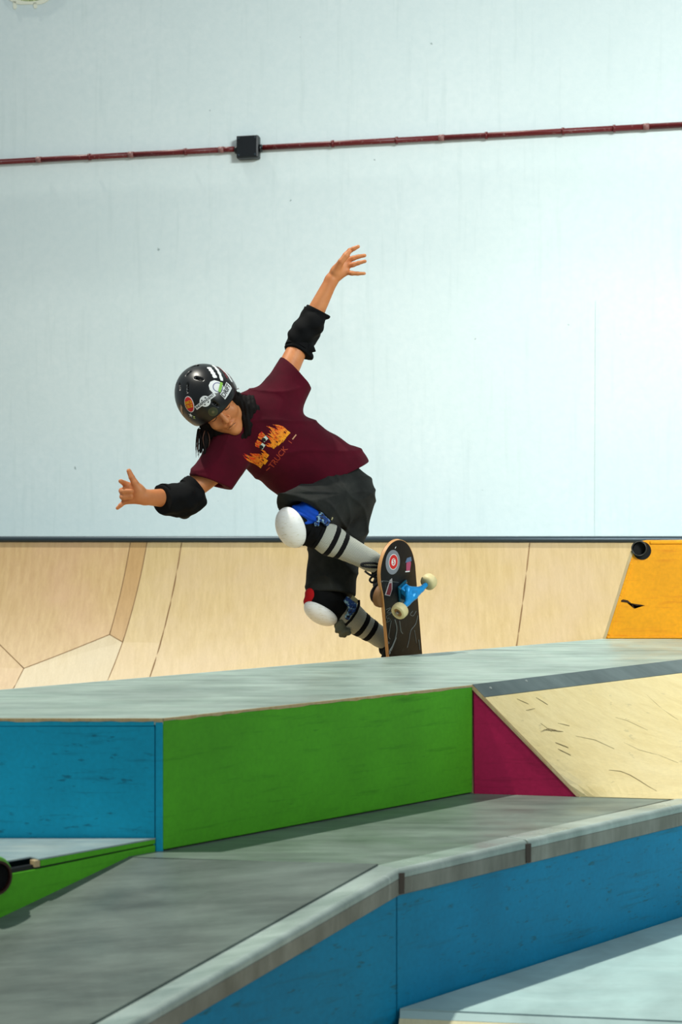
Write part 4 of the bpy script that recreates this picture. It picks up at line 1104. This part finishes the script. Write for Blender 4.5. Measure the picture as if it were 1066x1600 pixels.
for x_, y_, rot in ((-0.012, 0.024, 0.15), (0.014, 0.032, -0.05)):
    decal('print_eye', 'shirt', shirt, pc_, (-0.12, -1, -0.1), pdir, place2(poly2([(-0.010, -0.006), (0.009, -0.008), (0.011, 0.005), (-0.007, 0.008)], 1), x_, y_, rot), plain('print_white', srgb(214, 224, 214), 0.7), 0.0016, 0)
    decal('print_eye', 'shirt', shirt, pc_, (-0.12, -1, -0.1), pdir, place2(oval2(0.0062, 0.0072, 12, 2), x_ - 0.0035, y_ + 0.001, rot), plain('print_black', srgb(10, 16, 18), 0.7), 0.0022, 0)
    decal('print_flame', 'shirt', shirt, pc_, (-0.12, -1, -0.1), pdir, place2(poly2([(-0.011, 0.006), (0.011, 0.006), (0.013, 0.024), (0.004, 0.014), (-0.001, 0.026), (-0.005, 0.014), (-0.012, 0.020)], 1), x_, y_, rot), M['flame'], 0.0012, 0)
prn = plain('print_rust', srgb(172, 54, 24), 0.7)
tx = text2('TRUCK', 0.027, 1.02)
for dx_, sh_ in ((0.0, tx),):
    decal('print_lettering', 'shirt', shirt, pc_, (-0.12, -1, -0.1), pdir, place2(sh_, -0.010, -0.042), prn, 0.0012, 0)
decal('print_lettering', 'shirt', shirt, pc_, (-0.12, -1, -0.1), pdir, place2(text2('1', 0.020, 1.1), 0.058, -0.041), prn, 0.0012, 0)
decal('print_bar', 'shirt', shirt, pc_, (-0.12, -1, -0.1), pdir, place2(grid2(0.020, 0.004, 4, 1), 0.080, -0.040, 0.05), plain('print_tan', srgb(206, 150, 110), 0.7), 0.0012, 0)
decal('print_bar', 'shirt', shirt, pc_, (-0.12, -1, -0.1), pdir, place2(grid2(0.018, 0.003, 4, 1), -0.066, -0.038, -0.2), prn, 0.0012, 0)

# ---- shorts
lo, hi = bounds([P(440, 720, 5.1), P(600, 940, 5.6)], 0.03)
F = Field(lo, hi, 0.004)
F.cone(P(522, 764, 5.42), 0.110, P(545, 774, 5.45), 0.094, 0.02, (tn, 0.95))
F.cone(P(540, 774, 5.40), 0.098, P(474, 808, 5.20), 0.082, 0.03); F.cone(P(480, 792, 5.24), 0.075, P(452, 800, 5.17), 0.066, 0.03)
F.cone(P(545, 785, 5.46), 0.088, P(525, 850, 5.44), 0.096, 0.02); F.cone(P(524, 850, 5.44), 0.096, P(514, 945, 5.39), 0.086, 0.02)
def sfold(X, Y, Z):
    # creases fan out from the crotch, shallow and uneven
    cx, cz = J['pelvis'].x - 0.01, J['pelvis'].z - 0.02
    an_ = np.arctan2(Z - cz, X - cx); rr = np.sqrt((X - cx) ** 2 + (Z - cz) ** 2)
    ridge = lambda q: 1 - np.abs(np.sin(q))
    w = -0.0085 * ridge(an_ * 4.2 + 3.0 * rr + 0.8 * np.sin(rr * 17 + Y * 9)) ** 2 * np.clip(rr * 7, 0, 1) + 0.0022 * np.sin(Z * 40 + X * 21 + 2 * np.sin(Y * 17)) - 0.0055 * ridge(Z * 24 + X * 9 + np.sin(X * 30)) ** 4
    return w
F.warp(sfold)
# left leg hem faces the knee, right leg hem faces down
dl = nrm(P(466, 818, 5.17) - P(520, 775, 5.33))
cut_end(F, P(470, 801, 5.20), nrm(Vector((-0.30, -0.55, -0.72))), 0.125)
F.cone(P(490, 798, 5.24), 0.045, P(462, 818, 5.16), 0.080, 0.004, None, 'cut')
cut_end(F, P(512, 930, 5.395), nrm(Vector((-0.02, -0.22, -0.95))), 0.135)
F.cone(P(514, 900, 5.40), 0.050, P(510, 945, 5.385), 0.082, 0.004, None, 'cut')
shorts = field_obj('shorts', F, M['short'], person, 'shorts')
# stitched seam lines and hem stitching
# ---- knee pads
def knee(kind):
    if kind == 'L':
        k, hip, an = J['Lkn'], J['Lhip'], J['Lan']
        cap_c, cn, cl = P(452, 825.5, 5.145), nrm((-0.60, -0.70, -0.24)), nrm(P(466, 862, 5.15) - P(447, 795, 5.165))
        rad = (0.058, 0.073, 0.048)
    else:
        k, hip, an = J['Rkn'], J['Rhip'], J['Ran']
        cap_c, cn, cl = P(499, 962, 5.335), nrm((-0.40, -0.46, -0.79)), nrm(P(526, 977, 5.36) - P(474, 946, 5.34))
        rad = (0.048, 0.066, 0.037)
    cl = (cl - cn * cl.dot(cn)).normalized(); cw = cn.cross(cl)
    up_end = k.lerp(hip, 0.32); dn_end = k.lerp(an, 0.30)
    lo, hi = bounds([k, up_end, dn_end, cap_c], 0.12)
    # padded sleeve round the joint
    F = Field(lo, hi, 0.0035)
    F.cone(k.lerp(hip, 0.22), 0.056, k, 0.054, 0.02); F.cone(k, 0.055, k.lerp(an, 0.20), 0.057, 0.02)
    F.cone(cap_c - cn * 0.03, 0.042, k, 0.050, 0.02)
    F.warp(lambda X, Y, Z: 0.0020 * np.sin(X * 110 + Z * 90) + 0.0015 * np.sin(Y * 120 - Z * 140))
    d_ = nrm(an - k); cut_end(F, k.lerp(an, 0.235), d_, 0.12)
    pad = field_obj('knee_pad', F, M['padblack'], person)
    # hard white cap
    F = Field(lo, hi, 0.003)
    F.ell(cap_c - cn * 0.012, (cw, cl, cn), rad, 0)
    F.plane(cap_c - cn * 0.022, -cn, 0.006)
    # scuffed flat on the nose of the cap
    field_obj('cap', F, M['cap'], pad)['label'] = 'scuffed white plastic knee cap'
    return pad, k, hip, an, cap_c, cn, cl, cw
padL, k, hip, an, cap_c, cn, cl, cw = knee('L')
# blue nylon cover above the left cap
lo, hi = bounds([P(470, 815, 5.18)], 0.14); F = Field(lo, hi, 0.003)
F.cone(P(494, 800, 5.220), 0.057, P(474, 813, 5.192), 0.060, 0.01)
F.warp(lambda X, Y, Z: 0.003 * np.sin(X * 120 + Z * 160 + 2 * np.sin(Z * 60)))
cut_end(F, P(478, 822, 5.17), nrm(Vector((0.25, -0.1, -0.95))), 0.12)
field_obj('cover', F, M['padblue'], padL)['label'] = 'bright blue nylon cover'
lo, hi = bounds([P(503, 812, 5.17)], 0.06); F = Field(lo, hi, 0.003)
F.cone(P(498, 806, 5.165), 0.012, P(510, 816, 5.155), 0.013, 0.01); F.cone(P(502, 803, 5.17), 0.010, P(494, 820, 5.145), 0.009, 0.01)
F.warp(lambda X, Y, Z: 0.002 * np.sin(X * 220 + Z * 260)); field_obj('printed_strap', F, M['camo'], padL)
d_ = nrm(P(519, 811, 5.18) - P(507, 800, 5.18)); nn_ = Vector((0.66, 0, 0.75))
prism('strap_end', [P(506, 797, 5.185), P(521, 809, 5.185), P(519, 813, 5.185), P(505, 803, 5.185)], (0, 0.006, 0), M['strap'], padL, 0.001)
for i, (r_, o_) in enumerate(((0.0585, 0.13), (0.0565, 0.225))):
    a = k.lerp(an, o_ - 0.018); b = k.lerp(an, o_ + 0.018); lathe('strap', [(r_, 0), (r_ + 0.0025, 0.001), (r_ + 0.0025, (b - a).length), (r_, (b - a).length)], a, b - a, M['padblack'], padL, 30)
padR, k, hip, an, cap_c, cn, cl, cw = knee('R')
lo, hi = bounds([P(482, 938, 5.34)], 0.06); F = Field(lo, hi, 0.003)
F.cone(P(482, 940, 5.345), 0.018, P(490, 932, 5.345), 0.020, 0.01); F.cone(P(486, 942, 5.345), 0.018, P(486, 928, 5.35), 0.022, 0.01)
field_obj('cover', F, M['padred'], padR)['label'] = 'red nylon cover'
lo, hi = bounds([P(548, 948, 5.33)], 0.07); F = Field(lo, hi, 0.003)
F.cone(P(543, 938, 5.33), 0.012, P(552, 952, 5.325), 0.014, 0.01); F.cone(P(553, 945, 5.33), 0.010, P(543, 965, 5.32), 0.010, 0.01)
F.warp(lambda X, Y, Z: 0.002 * np.sin(X * 220 + Z * 260)); field_obj('printed_strap', F, M['camo'], padR)
prism('strap_end', [P(551, 930, 5.335), P(561, 938, 5.335), P(556, 948, 5.335), P(546, 940, 5.335)], (0, 0.008, 0), M['strap'], padR, 0.001)
lo, hi = bounds([P(535, 985, 5.35)], 0.07); F = Field(lo, hi, 0.003)
F.cone(P(532, 975, 5.36), 0.022, P(536, 990, 5.365), 0.016, 0.01); F.cone(P(528, 984, 5.35), 0.012, P(544, 987, 5.355), 0.012, 0.01)
F.plane(P(536, 998, 5.36), (-0.2, 0, -1)); F.warp(lambda X, Y, Z: 0.002 * np.sin(X * 200 - Z * 240))
field_obj('lining_flap', F, M['padgrey'], padR)['label'] = 'grey lining flap hanging below the pad'
tube('edge_binding', [P(x, y, yy) for x, y, yy in ((561, 938, 5.325), (561, 946, 5.318), (557, 956, 5.315), (549, 968, 5.315), (540, 977, 5.32))], 0.0045, M['padblack'], padR, 8)

# ---- elbow pads
def elbow(el, sh, wr, uo, do, r, key):
    lo, hi = bounds([el, el.lerp(sh, uo), el.lerp(wr, do)], 0.09); F = Field(lo, hi, 0.003)
    a, b = el.lerp(sh, uo), el.lerp(wr, do)
    F.cone(a, r[0], el, r[1], 0.015); F.cone(el, r[1], b, r[2], 0.015)
    if key == 'L':
        F.cone(P(463, 548, 5.385), 0.030, P(482, 556, 5.39), 0.020, 0.012); F.cone(P(484, 545, 5.38), 0.02, P(492, 549, 5.38), 0.004, 0.01)
        F.cone(P(498, 488, 5.40), 0.030, P(511, 493, 5.40), 0.012, 0.01); F.cone(P(470, 525, 5.39), 0.045, P(490, 505, 5.39), 0.042, 0.01)
    else:
        F.cone(P(290, 788, 5.15), 0.048, P(305, 784, 5.16), 0.036, 0.02); F.cone(P(305, 776, 5.17), 0.030, P(314, 783, 5.17), 0.012, 0.02)
        F.cone(P(262, 785, 5.10), 0.044, P(285, 782, 5.13), 0.052, 0.02); F.cone(P(262, 800, 5.10), 0.012, P(276, 807, 5.12), 0.003, 0.01)
    F.warp(lambda X, Y, Z: 0.0018 * np.sin(X * 100 + Z * 80) + 0.0014 * np.sin(Y * 110 - Z * 130))
    cut_end(F, a, nrm(sh - el), 0.12); cut_end(F, b, nrm(wr - el), 0.12)
    pad = field_obj('elbow_pad', F, M['padblack'], person)
    for q, o_, rr in ((sh, uo - 0.10, r[0] + 0.001), (wr, do - 0.10, r[2] + 0.001)):
        a2 = el.lerp(q, o_ - 0.05); b2 = el.lerp(q, o_ + 0.05); L = (b2 - a2).length
        lathe('strap', [(rr, 0), (rr + 0.0022, 0.001), (rr + 0.0022, L), (rr, L)], a2, b2 - a2, M['webbing'], pad, 28)
    return pad
elbow(J['Lel'], J['Lsh'], J['Lwr'], 0.33, 0.45, (0.045, 0.050, 0.041), 'L')
elbow(J['Rel'], J['Rsh'], J['Rwr'], 0.34, 0.58, (0.047, 0.050, 0.046), 'R')

# ---- socks
def sock(k, an, off, st):
    a, m, b = k.lerp(an, 0.16), k.lerp(an, 0.36), an
    lo, hi = bounds([a, b], 0.09)
    def shape(grow, h=0.003):
        F = Field(lo, hi, h)
        F.cone(a, 0.049 + grow, m, 0.051 + grow, 0.01); F.cone(m, 0.051 + grow, k.lerp(an, 0.80), 0.036 + grow, 0.02); F.cone(k.lerp(an, 0.80), 0.036 + grow, b, 0.033 + grow, 0.01)
        return F
    s_ = field_obj('sock', shape(0.0), M['sock'], person)
    d_ = nrm(an - k)
    for t0, t1 in st:
        F = shape(0.0012); F.plane(k.lerp(an, t1), d_); F.plane(k.lerp(an, t0), -d_)
        field_obj('stripe', F, M['stripe'], s_)
sock(J['Lkn'], J['Lan'], 0, ((0.345, 0.400), (0.455, 0.510)))
sock(J['Rkn'], J['Ran'], 0, ((0.50, 0.565), (0.625, 0.69)))

# ---- shoes: soles flat on the grip of the board
def shoe(a0):
    def q(w, n_, a=0.0): return BD(w + 0.018, a0 + a, -0.0125 - n_)
    pts = [q(0.09, 0.02), q(-0.16, 0.02), q(0.05, 0.13)]
    lo, hi = bounds(pts, 0.07)
    F = Field(lo, hi, 0.0035)
    F.cone(q(0.055, 0.045), 0.040, q(-0.02, 0.042), 0.041, 0.02, (ba, 1.05)); F.cone(q(-0.02, 0.040), 0.039, q(-0.105, 0.022), 0.036, 0.02, (bnn, 1.25))
    F.cone(q(0.045, 0.05), 0.042, q(0.030, 0.100), 0.044, 0.02); F.cone(q(-0.01, 0.055), 0.030, q(-0.05, 0.05), 0.026, 0.02)
    F.plane(q(0, 0.016), bnn)
    F.cone(q(0.035, 0.09), 0.034, q(0.028, 0.15), 0.040, 0.003, None, 'cut')
    cut_end(F, q(0.03, 0.118), -bnn, 0.10)
    s_ = field_obj('shoe', F, M['suede'], person)
    F = Field(lo, hi, 0.003)
    F.cone(q(0.055, 0.012), 0.043, q(-0.03, 0.012), 0.043, 0.02); F.cone(q(-0.03, 0.012), 0.043, q(-0.106, 0.012), 0.042, 0.02)
    F.plane(q(0, 0.0), bnn); F.plane(q(0, 0.022), -bnn, 0.003)
    field_obj('sole', F, M['gum'], s_)
    return s_
shL = shoe(0.035); shR = shoe(-0.305)
M['lace'] = plain('black_lace', srgb(8, 8, 9), 0.8)
def lace(px, r=0.0045):
    n = len(px); tt_ = np.linspace(0, n - 1, n * 6)
    def cr_(t_):
        i = int(min(max(math.floor(t_), 0), n - 2)); u = t_ - i
        p0, p1, p2, p3 = [np.array(px[min(max(k_, 0), n - 1)], float) for k_ in (i - 1, i, i + 1, i + 2)]
        return 0.5 * (2 * p1 + (p2 - p0) * u + (2 * p0 - 5 * p1 + 4 * p2 - p3) * u * u + (3 * p1 - p0 - 3 * p2 + p3) * u ** 3)
    tube('lace', [P(*cr_(t_)) for t_ in tt_], r, M['lace'], shL, 7)
lace([(596, 886, 5.14), (588, 880.5, 5.13), (575, 880, 5.12), (566, 881, 5.12), (566, 884, 5.12), (577, 886, 5.12), (590, 886.5, 5.13), (598, 888, 5.14)])
lace([(570, 892, 5.12), (577, 897.5, 5.12), (585, 901, 5.12), (589, 904, 5.125), (587, 909, 5.125), (581, 910, 5.125), (578, 906, 5.125), (582, 901, 5.125), (590, 897, 5.13), (598, 895, 5.14)], 0.0038)

# ------------------------------------------------------------------ skateboard
board = root('skateboard', 'black skateboard with blue trucks and cream wheels under the skater', 'skateboard')
LN, LT, HWD = 0.194, -0.600, 0.104
def bend(a):                                                       # kicks rise away from the bottom face
    if a > 0.045: return -0.22 * max(0, a - 0.045) ** 1.35 * 1.6
    if a < -0.455: return -0.22 * max(0, -0.455 - a) ** 1.35 * 1.6
    return 0.0
def halfw(a):
    e = 0.125
    if a > LN - e: u = (a - (LN - e)) / e
    elif a < LT + e: u = ((LT + e) - a) / e
    else: u = 0
    return HWD * max(1 - u ** 2.3, 0.0) ** 0.5
NA, NW = 64, 10
aa = []
for i in range(NA + 1):
    x = i / NA; x = 0.5 - 0.5 * math.cos(math.pi * x) if True else x
    aa.append(LT + (LN - LT) * x)
def bsheet(name, n0, n1, mat, inset=0.0, label=None):
    v, f = [], []
    for side in (n0, n1):
        for a in aa:
            hw_ = max(halfw(a) - inset, 0.0)
            for j in range(NW + 1):
                w = hw_ * (2 * j / NW - 1); conc = -0.006 * (abs(w) / HWD) ** 2.5
                v.append(BD(w, a, side + bend(a) + conc))
    N1 = (NA + 1) * (NW + 1); id_ = lambda s_, i, j: s_ * N1 + i * (NW + 1) + j
    for s_ in (0, 1):
        for i in range(NA):
            for j in range(NW): f.append((id_(s_, i, j), id_(s_, i + 1, j), id_(s_, i + 1, j + 1), id_(s_, i, j + 1)))
    for i in range(NA):
        for j in (0, NW): f.append((id_(0, i, j), id_(0, i + 1, j), id_(1, i + 1, j), id_(1, i, j)))
    o = mk(name, v, f, mat, board, True)
    q = o.modifiers.new('split', 'EDGE_SPLIT'); q.split_angle = 0.8
    if label: o['label'] = label
    return o
M['maple'] = plain('maple_ply', srgb(206, 150, 92), 0.5)
dk_ = bsheet('deck', 0.0, -0.0115, M['maple'])
t = NT('black_board_graphic'); v_ = t.coord()
bc = t.mix(t.ramp(t.noise(v_, 30, 5, 0.7), [(0.5, 0.0), (0.8, 0.6)]), srgb(5, 5, 7), srgb(24, 27, 30))
lc = t.n('ShaderNodeTexCoord')
sc2 = t.ramp(t.noise(t.coord((26, 26, 5), (0.1, 0.25, 0)), 3.0, 5, 0.7), [(0.60, 0.0), (0.70, 0.55)])
bc = t.mix(sc2, bc, srgb(62, 64, 60)); M['graphic'] = t.out(bc, 0.5, None, 0.3)
gr_ = bsheet('bottom_graphic', 0.0008, 0.0, M['graphic'], 0.0028, 'black printed underside with scratches')
bsheet('grip_tape', -0.0115, -0.0125, plain('grip_tape', srgb(14, 14, 15), 0.95), 0.001)
TREES['board'] = BVHTree.FromPolygons([tuple(x.co) for x in gr_.data.vertices], [tuple(p.vertices) for p in gr_.data.polygons])
def bdec(name, px, py, shape, mat, off=0.0006, rot=0.0, par=None):
    # centre from the picture, onto the bottom face
    c = PP(px, py, Tb, bnn); return decal(name, 'board', board, c, bnn, bw, place2(shape, 0, 0, rot), mat, off, 0.0002)
cyan = plain('truck_blue', srgb(22, 150, 222), 0.35, 0.2)
bdec('sticker', 619, 880, oval2(0.040, 0.042, 32, 5), plain('sticker_grey', srgb(132, 136, 144), 0.5))
bdec('sticker', 619.5, 879.5, oval2(0.0260, 0.0270, 28, 4), M['white'], 0.0012)
bdec('sticker', 619.5, 879.5, oval2(0.0235, 0.0245, 28, 3, 0.52), red_, 0.0018)
bdec('sticker_lettering', 619.5, 879.5, text2('S', 0.026), red_, 0.0018, -0.5)
bdec('sticker', 640, 883, poly2([(-0.013, -0.02), (0.013, -0.02), (0.016, 0.004), (0.012, 0.016), (-0.010, 0.016), (-0.016, 0.004)], 0), plain('sticker_pink', srgb(176, 70, 108), 0.5), 0.0006, -0.5)
bdec('sticker', 641, 876, poly2([(-0.022, -0.006), (0.020, -0.006), (0.016, 0.009), (-0.012, 0.009)], 0), plain('sticker_bluegrey', srgb(86, 116, 150), 0.5), 0.0012, -0.4)
bdec('sticker', 637, 893, grid2(0.030, 0.004, 3, 1), M['white'], 0.0012, -0.5)
bdec('sticker', 610, 918, poly2([(-0.017, -0.028), (0.015, -0.030), (0.017, -0.006), (0.008, 0.022), (0.003, 0.032), (-0.008, 0.024), (-0.014, 0.0)], 0), plain('sticker_palegrey', srgb(170, 164, 164), 0.5), 0.0006, -0.6)
bdec('sticker', 610, 919, poly2([(-0.013, -0.023), (0.011, -0.025), (0.012, -0.006), (0.004, 0.018), (-0.008, 0.016), (-0.010, 0.0)], 0), plain('sticker_maroon', srgb(112, 30, 36), 0.5), 0.0012, -0.6)
bdec('sticker', 626, 858, grid2(0.008, 0.003, 2, 1), M['white'], 0.0006, 0.3)
# chalky scribbles and scrapes on the underside
M['scrib'] = plain('chalk_scribble', srgb(112, 118, 116), 0.7)
def scribble(px, r=0.0011):
    n = len(px); pts = []
    for t_ in np.linspace(0, n - 1, n * 5):
        i = int(min(math.floor(t_), n - 2)); u = t_ - i
        p0, p1, p2, p3 = [np.array(px[min(max(k_, 0), n - 1)], float) for k_ in (i - 1, i, i + 1, i + 2)]
        c = 0.5 * (2 * p1 + (p2 - p0) * u + (2 * p0 - 5 * p1 + 4 * p2 - p3) * u * u + (3 * p1 - p0 - 3 * p2 + p3) * u ** 3)
        q = PP(c[0], c[1], Tb, bnn); h = TREES['board'].ray_cast(q + bnn * 0.05, -bnn, 0.1)
        pts.append((h[0] if h[0] else q) + bnn * 0.0005)
    tube('scribble', pts, r, M['scrib'], board, 5)
scribble([(605, 953), (611, 950), (606, 958), (613, 957), (604, 965), (611, 968), (606, 973), (609, 964)])
scribble([(612, 970), (610, 985), (609, 995), (611, 999)]); scribble([(609, 1003), (607, 1006)])
scribble([(617, 968), (620, 982), (618, 998), (616, 1006), (612, 1018)], 0.0022); scribble([(624, 970), (626, 985), (629, 990)], 0.0016)
scribble([(654, 962), (650, 975), (642, 985), (639, 1000), (636, 1012)], 0.0013); scribble([(645, 955), (641, 960), (646, 962), (651, 955)], 0.0012)
scribble([(648, 985), (651, 1005)], 0.0010); scribble([(619, 996), (614, 1010), (608, 1022)], 0.003); scribble([(655, 1000), (657, 1016)], 0.0016)
scribble([(594, 909), (612, 909), (623, 910)], 0.0007)
# trucks, one at each end
M['wheel'] = plain('cream_urethane', srgb(222, 206, 152), 0.45); M['core'] = plain('worn_wheel_core', srgb(150, 110, 62), 0.5)
M['steel'] = plain('axle_steel', srgb(150, 152, 154), 0.3, 0.8); M['baseblue'] = plain('truck_base_blue', srgb(14, 92, 120), 0.4, 0.3)
def truck(a0, sgn):
    def q(w, a, n): return BD(w, a0 + sgn * a, n)
    tr = prism('truck', [q(-0.026, -0.038, 0.001), q(0.026, -0.038, 0.001), q(0.026, 0.038, 0.001), q(-0.026, 0.038, 0.001)], bnn * 0.007, M['baseblue'], board, 0.002)
    prism('base_block', [q(-0.017, 0.004, 0.008), q(0.017, 0.004, 0.008), q(0.017, 0.030, 0.008), q(-0.017, 0.030, 0.008)], bnn * 0.016 - ba * sgn * 0.006, cyan, tr, 0.003)
    lathe('bushing', [(0.014, 0.008), (0.016, 0.016), (0.014, 0.022), (0.016, 0.030), (0.012, 0.034)], q(0, -0.016, 0), bnn + ba * sgn * 0.25, plain('bushing_blue', srgb(10, 70, 110), 0.5), tr, 16)
    # hanger: triangular casting tapering to the axle ends
    ax_n = 0.052
    F = Field(*bounds([q(-0.09, 0, ax_n), q(0.09, 0, ax_n), q(0, 0.03, 0.01)], 0.03), 0.0022)
    F.cone(q(-0.072, 0, ax_n), 0.0085, q(0, 0, ax_n - 0.002), 0.0125, 0.006); F.cone(q(0, 0, ax_n - 0.002), 0.0125, q(0.072, 0, ax_n), 0.0085, 0.006)
    F.cone(q(-0.045, 0, ax_n), 0.008, q(0, 0.020, 0.026), 0.011, 0.008); F.cone(q(0.045, 0, ax_n), 0.008, q(0, 0.020, 0.026), 0.011, 0.008)
    F.cone(q(0, -0.014, 0.036), 0.014, q(0, 0.004, 0.046), 0.013, 0.008)
    field_obj('hanger', F, cyan, tr)
    tube('axle', [q(-0.113, 0, ax_n), q(0.113, 0, ax_n)], 0.004, M['steel'], tr, 10)
    for s_ in (-1, 1):
        for dw in (-0.018, 0.018):
            pass
        c = q(0.094 * s_, 0, ax_n); d_ = bw * s_
        wh = lathe('wheel', [(0.010, -0.016), (0.020, -0.0165), (0.0265, -0.012), (0.0285, -0.006), (0.0285, 0.007), (0.0262, 0.014), (0.0215, 0.0168), (0.0175, 0.0168), (0.0155, 0.012), (0.010, 0.011)], c, d_, M['wheel'], board, 32)
        lathe('wheel_core', [(0.0154, 0.0118), (0.010, 0.0125), (0.0065, 0.0125)], c, d_, M['core'], wh, 24)
        lathe('axle_nut', [(0.0062, 0.012), (0.0062, 0.019), (0.0045, 0.020)], c, d_, M['steel'], wh, 6)
    for w_ in (-0.020, 0.020):
        for a_ in (-0.030, 0.030):
            lathe('bolt', [(0.0038, 0.0078), (0.0038, 0.0105), (0.002, 0.011)], q(w_, a_, 0), bnn, M['steel'], tr, 8)
truck(0.0, 1); truck(-0.405, -1)
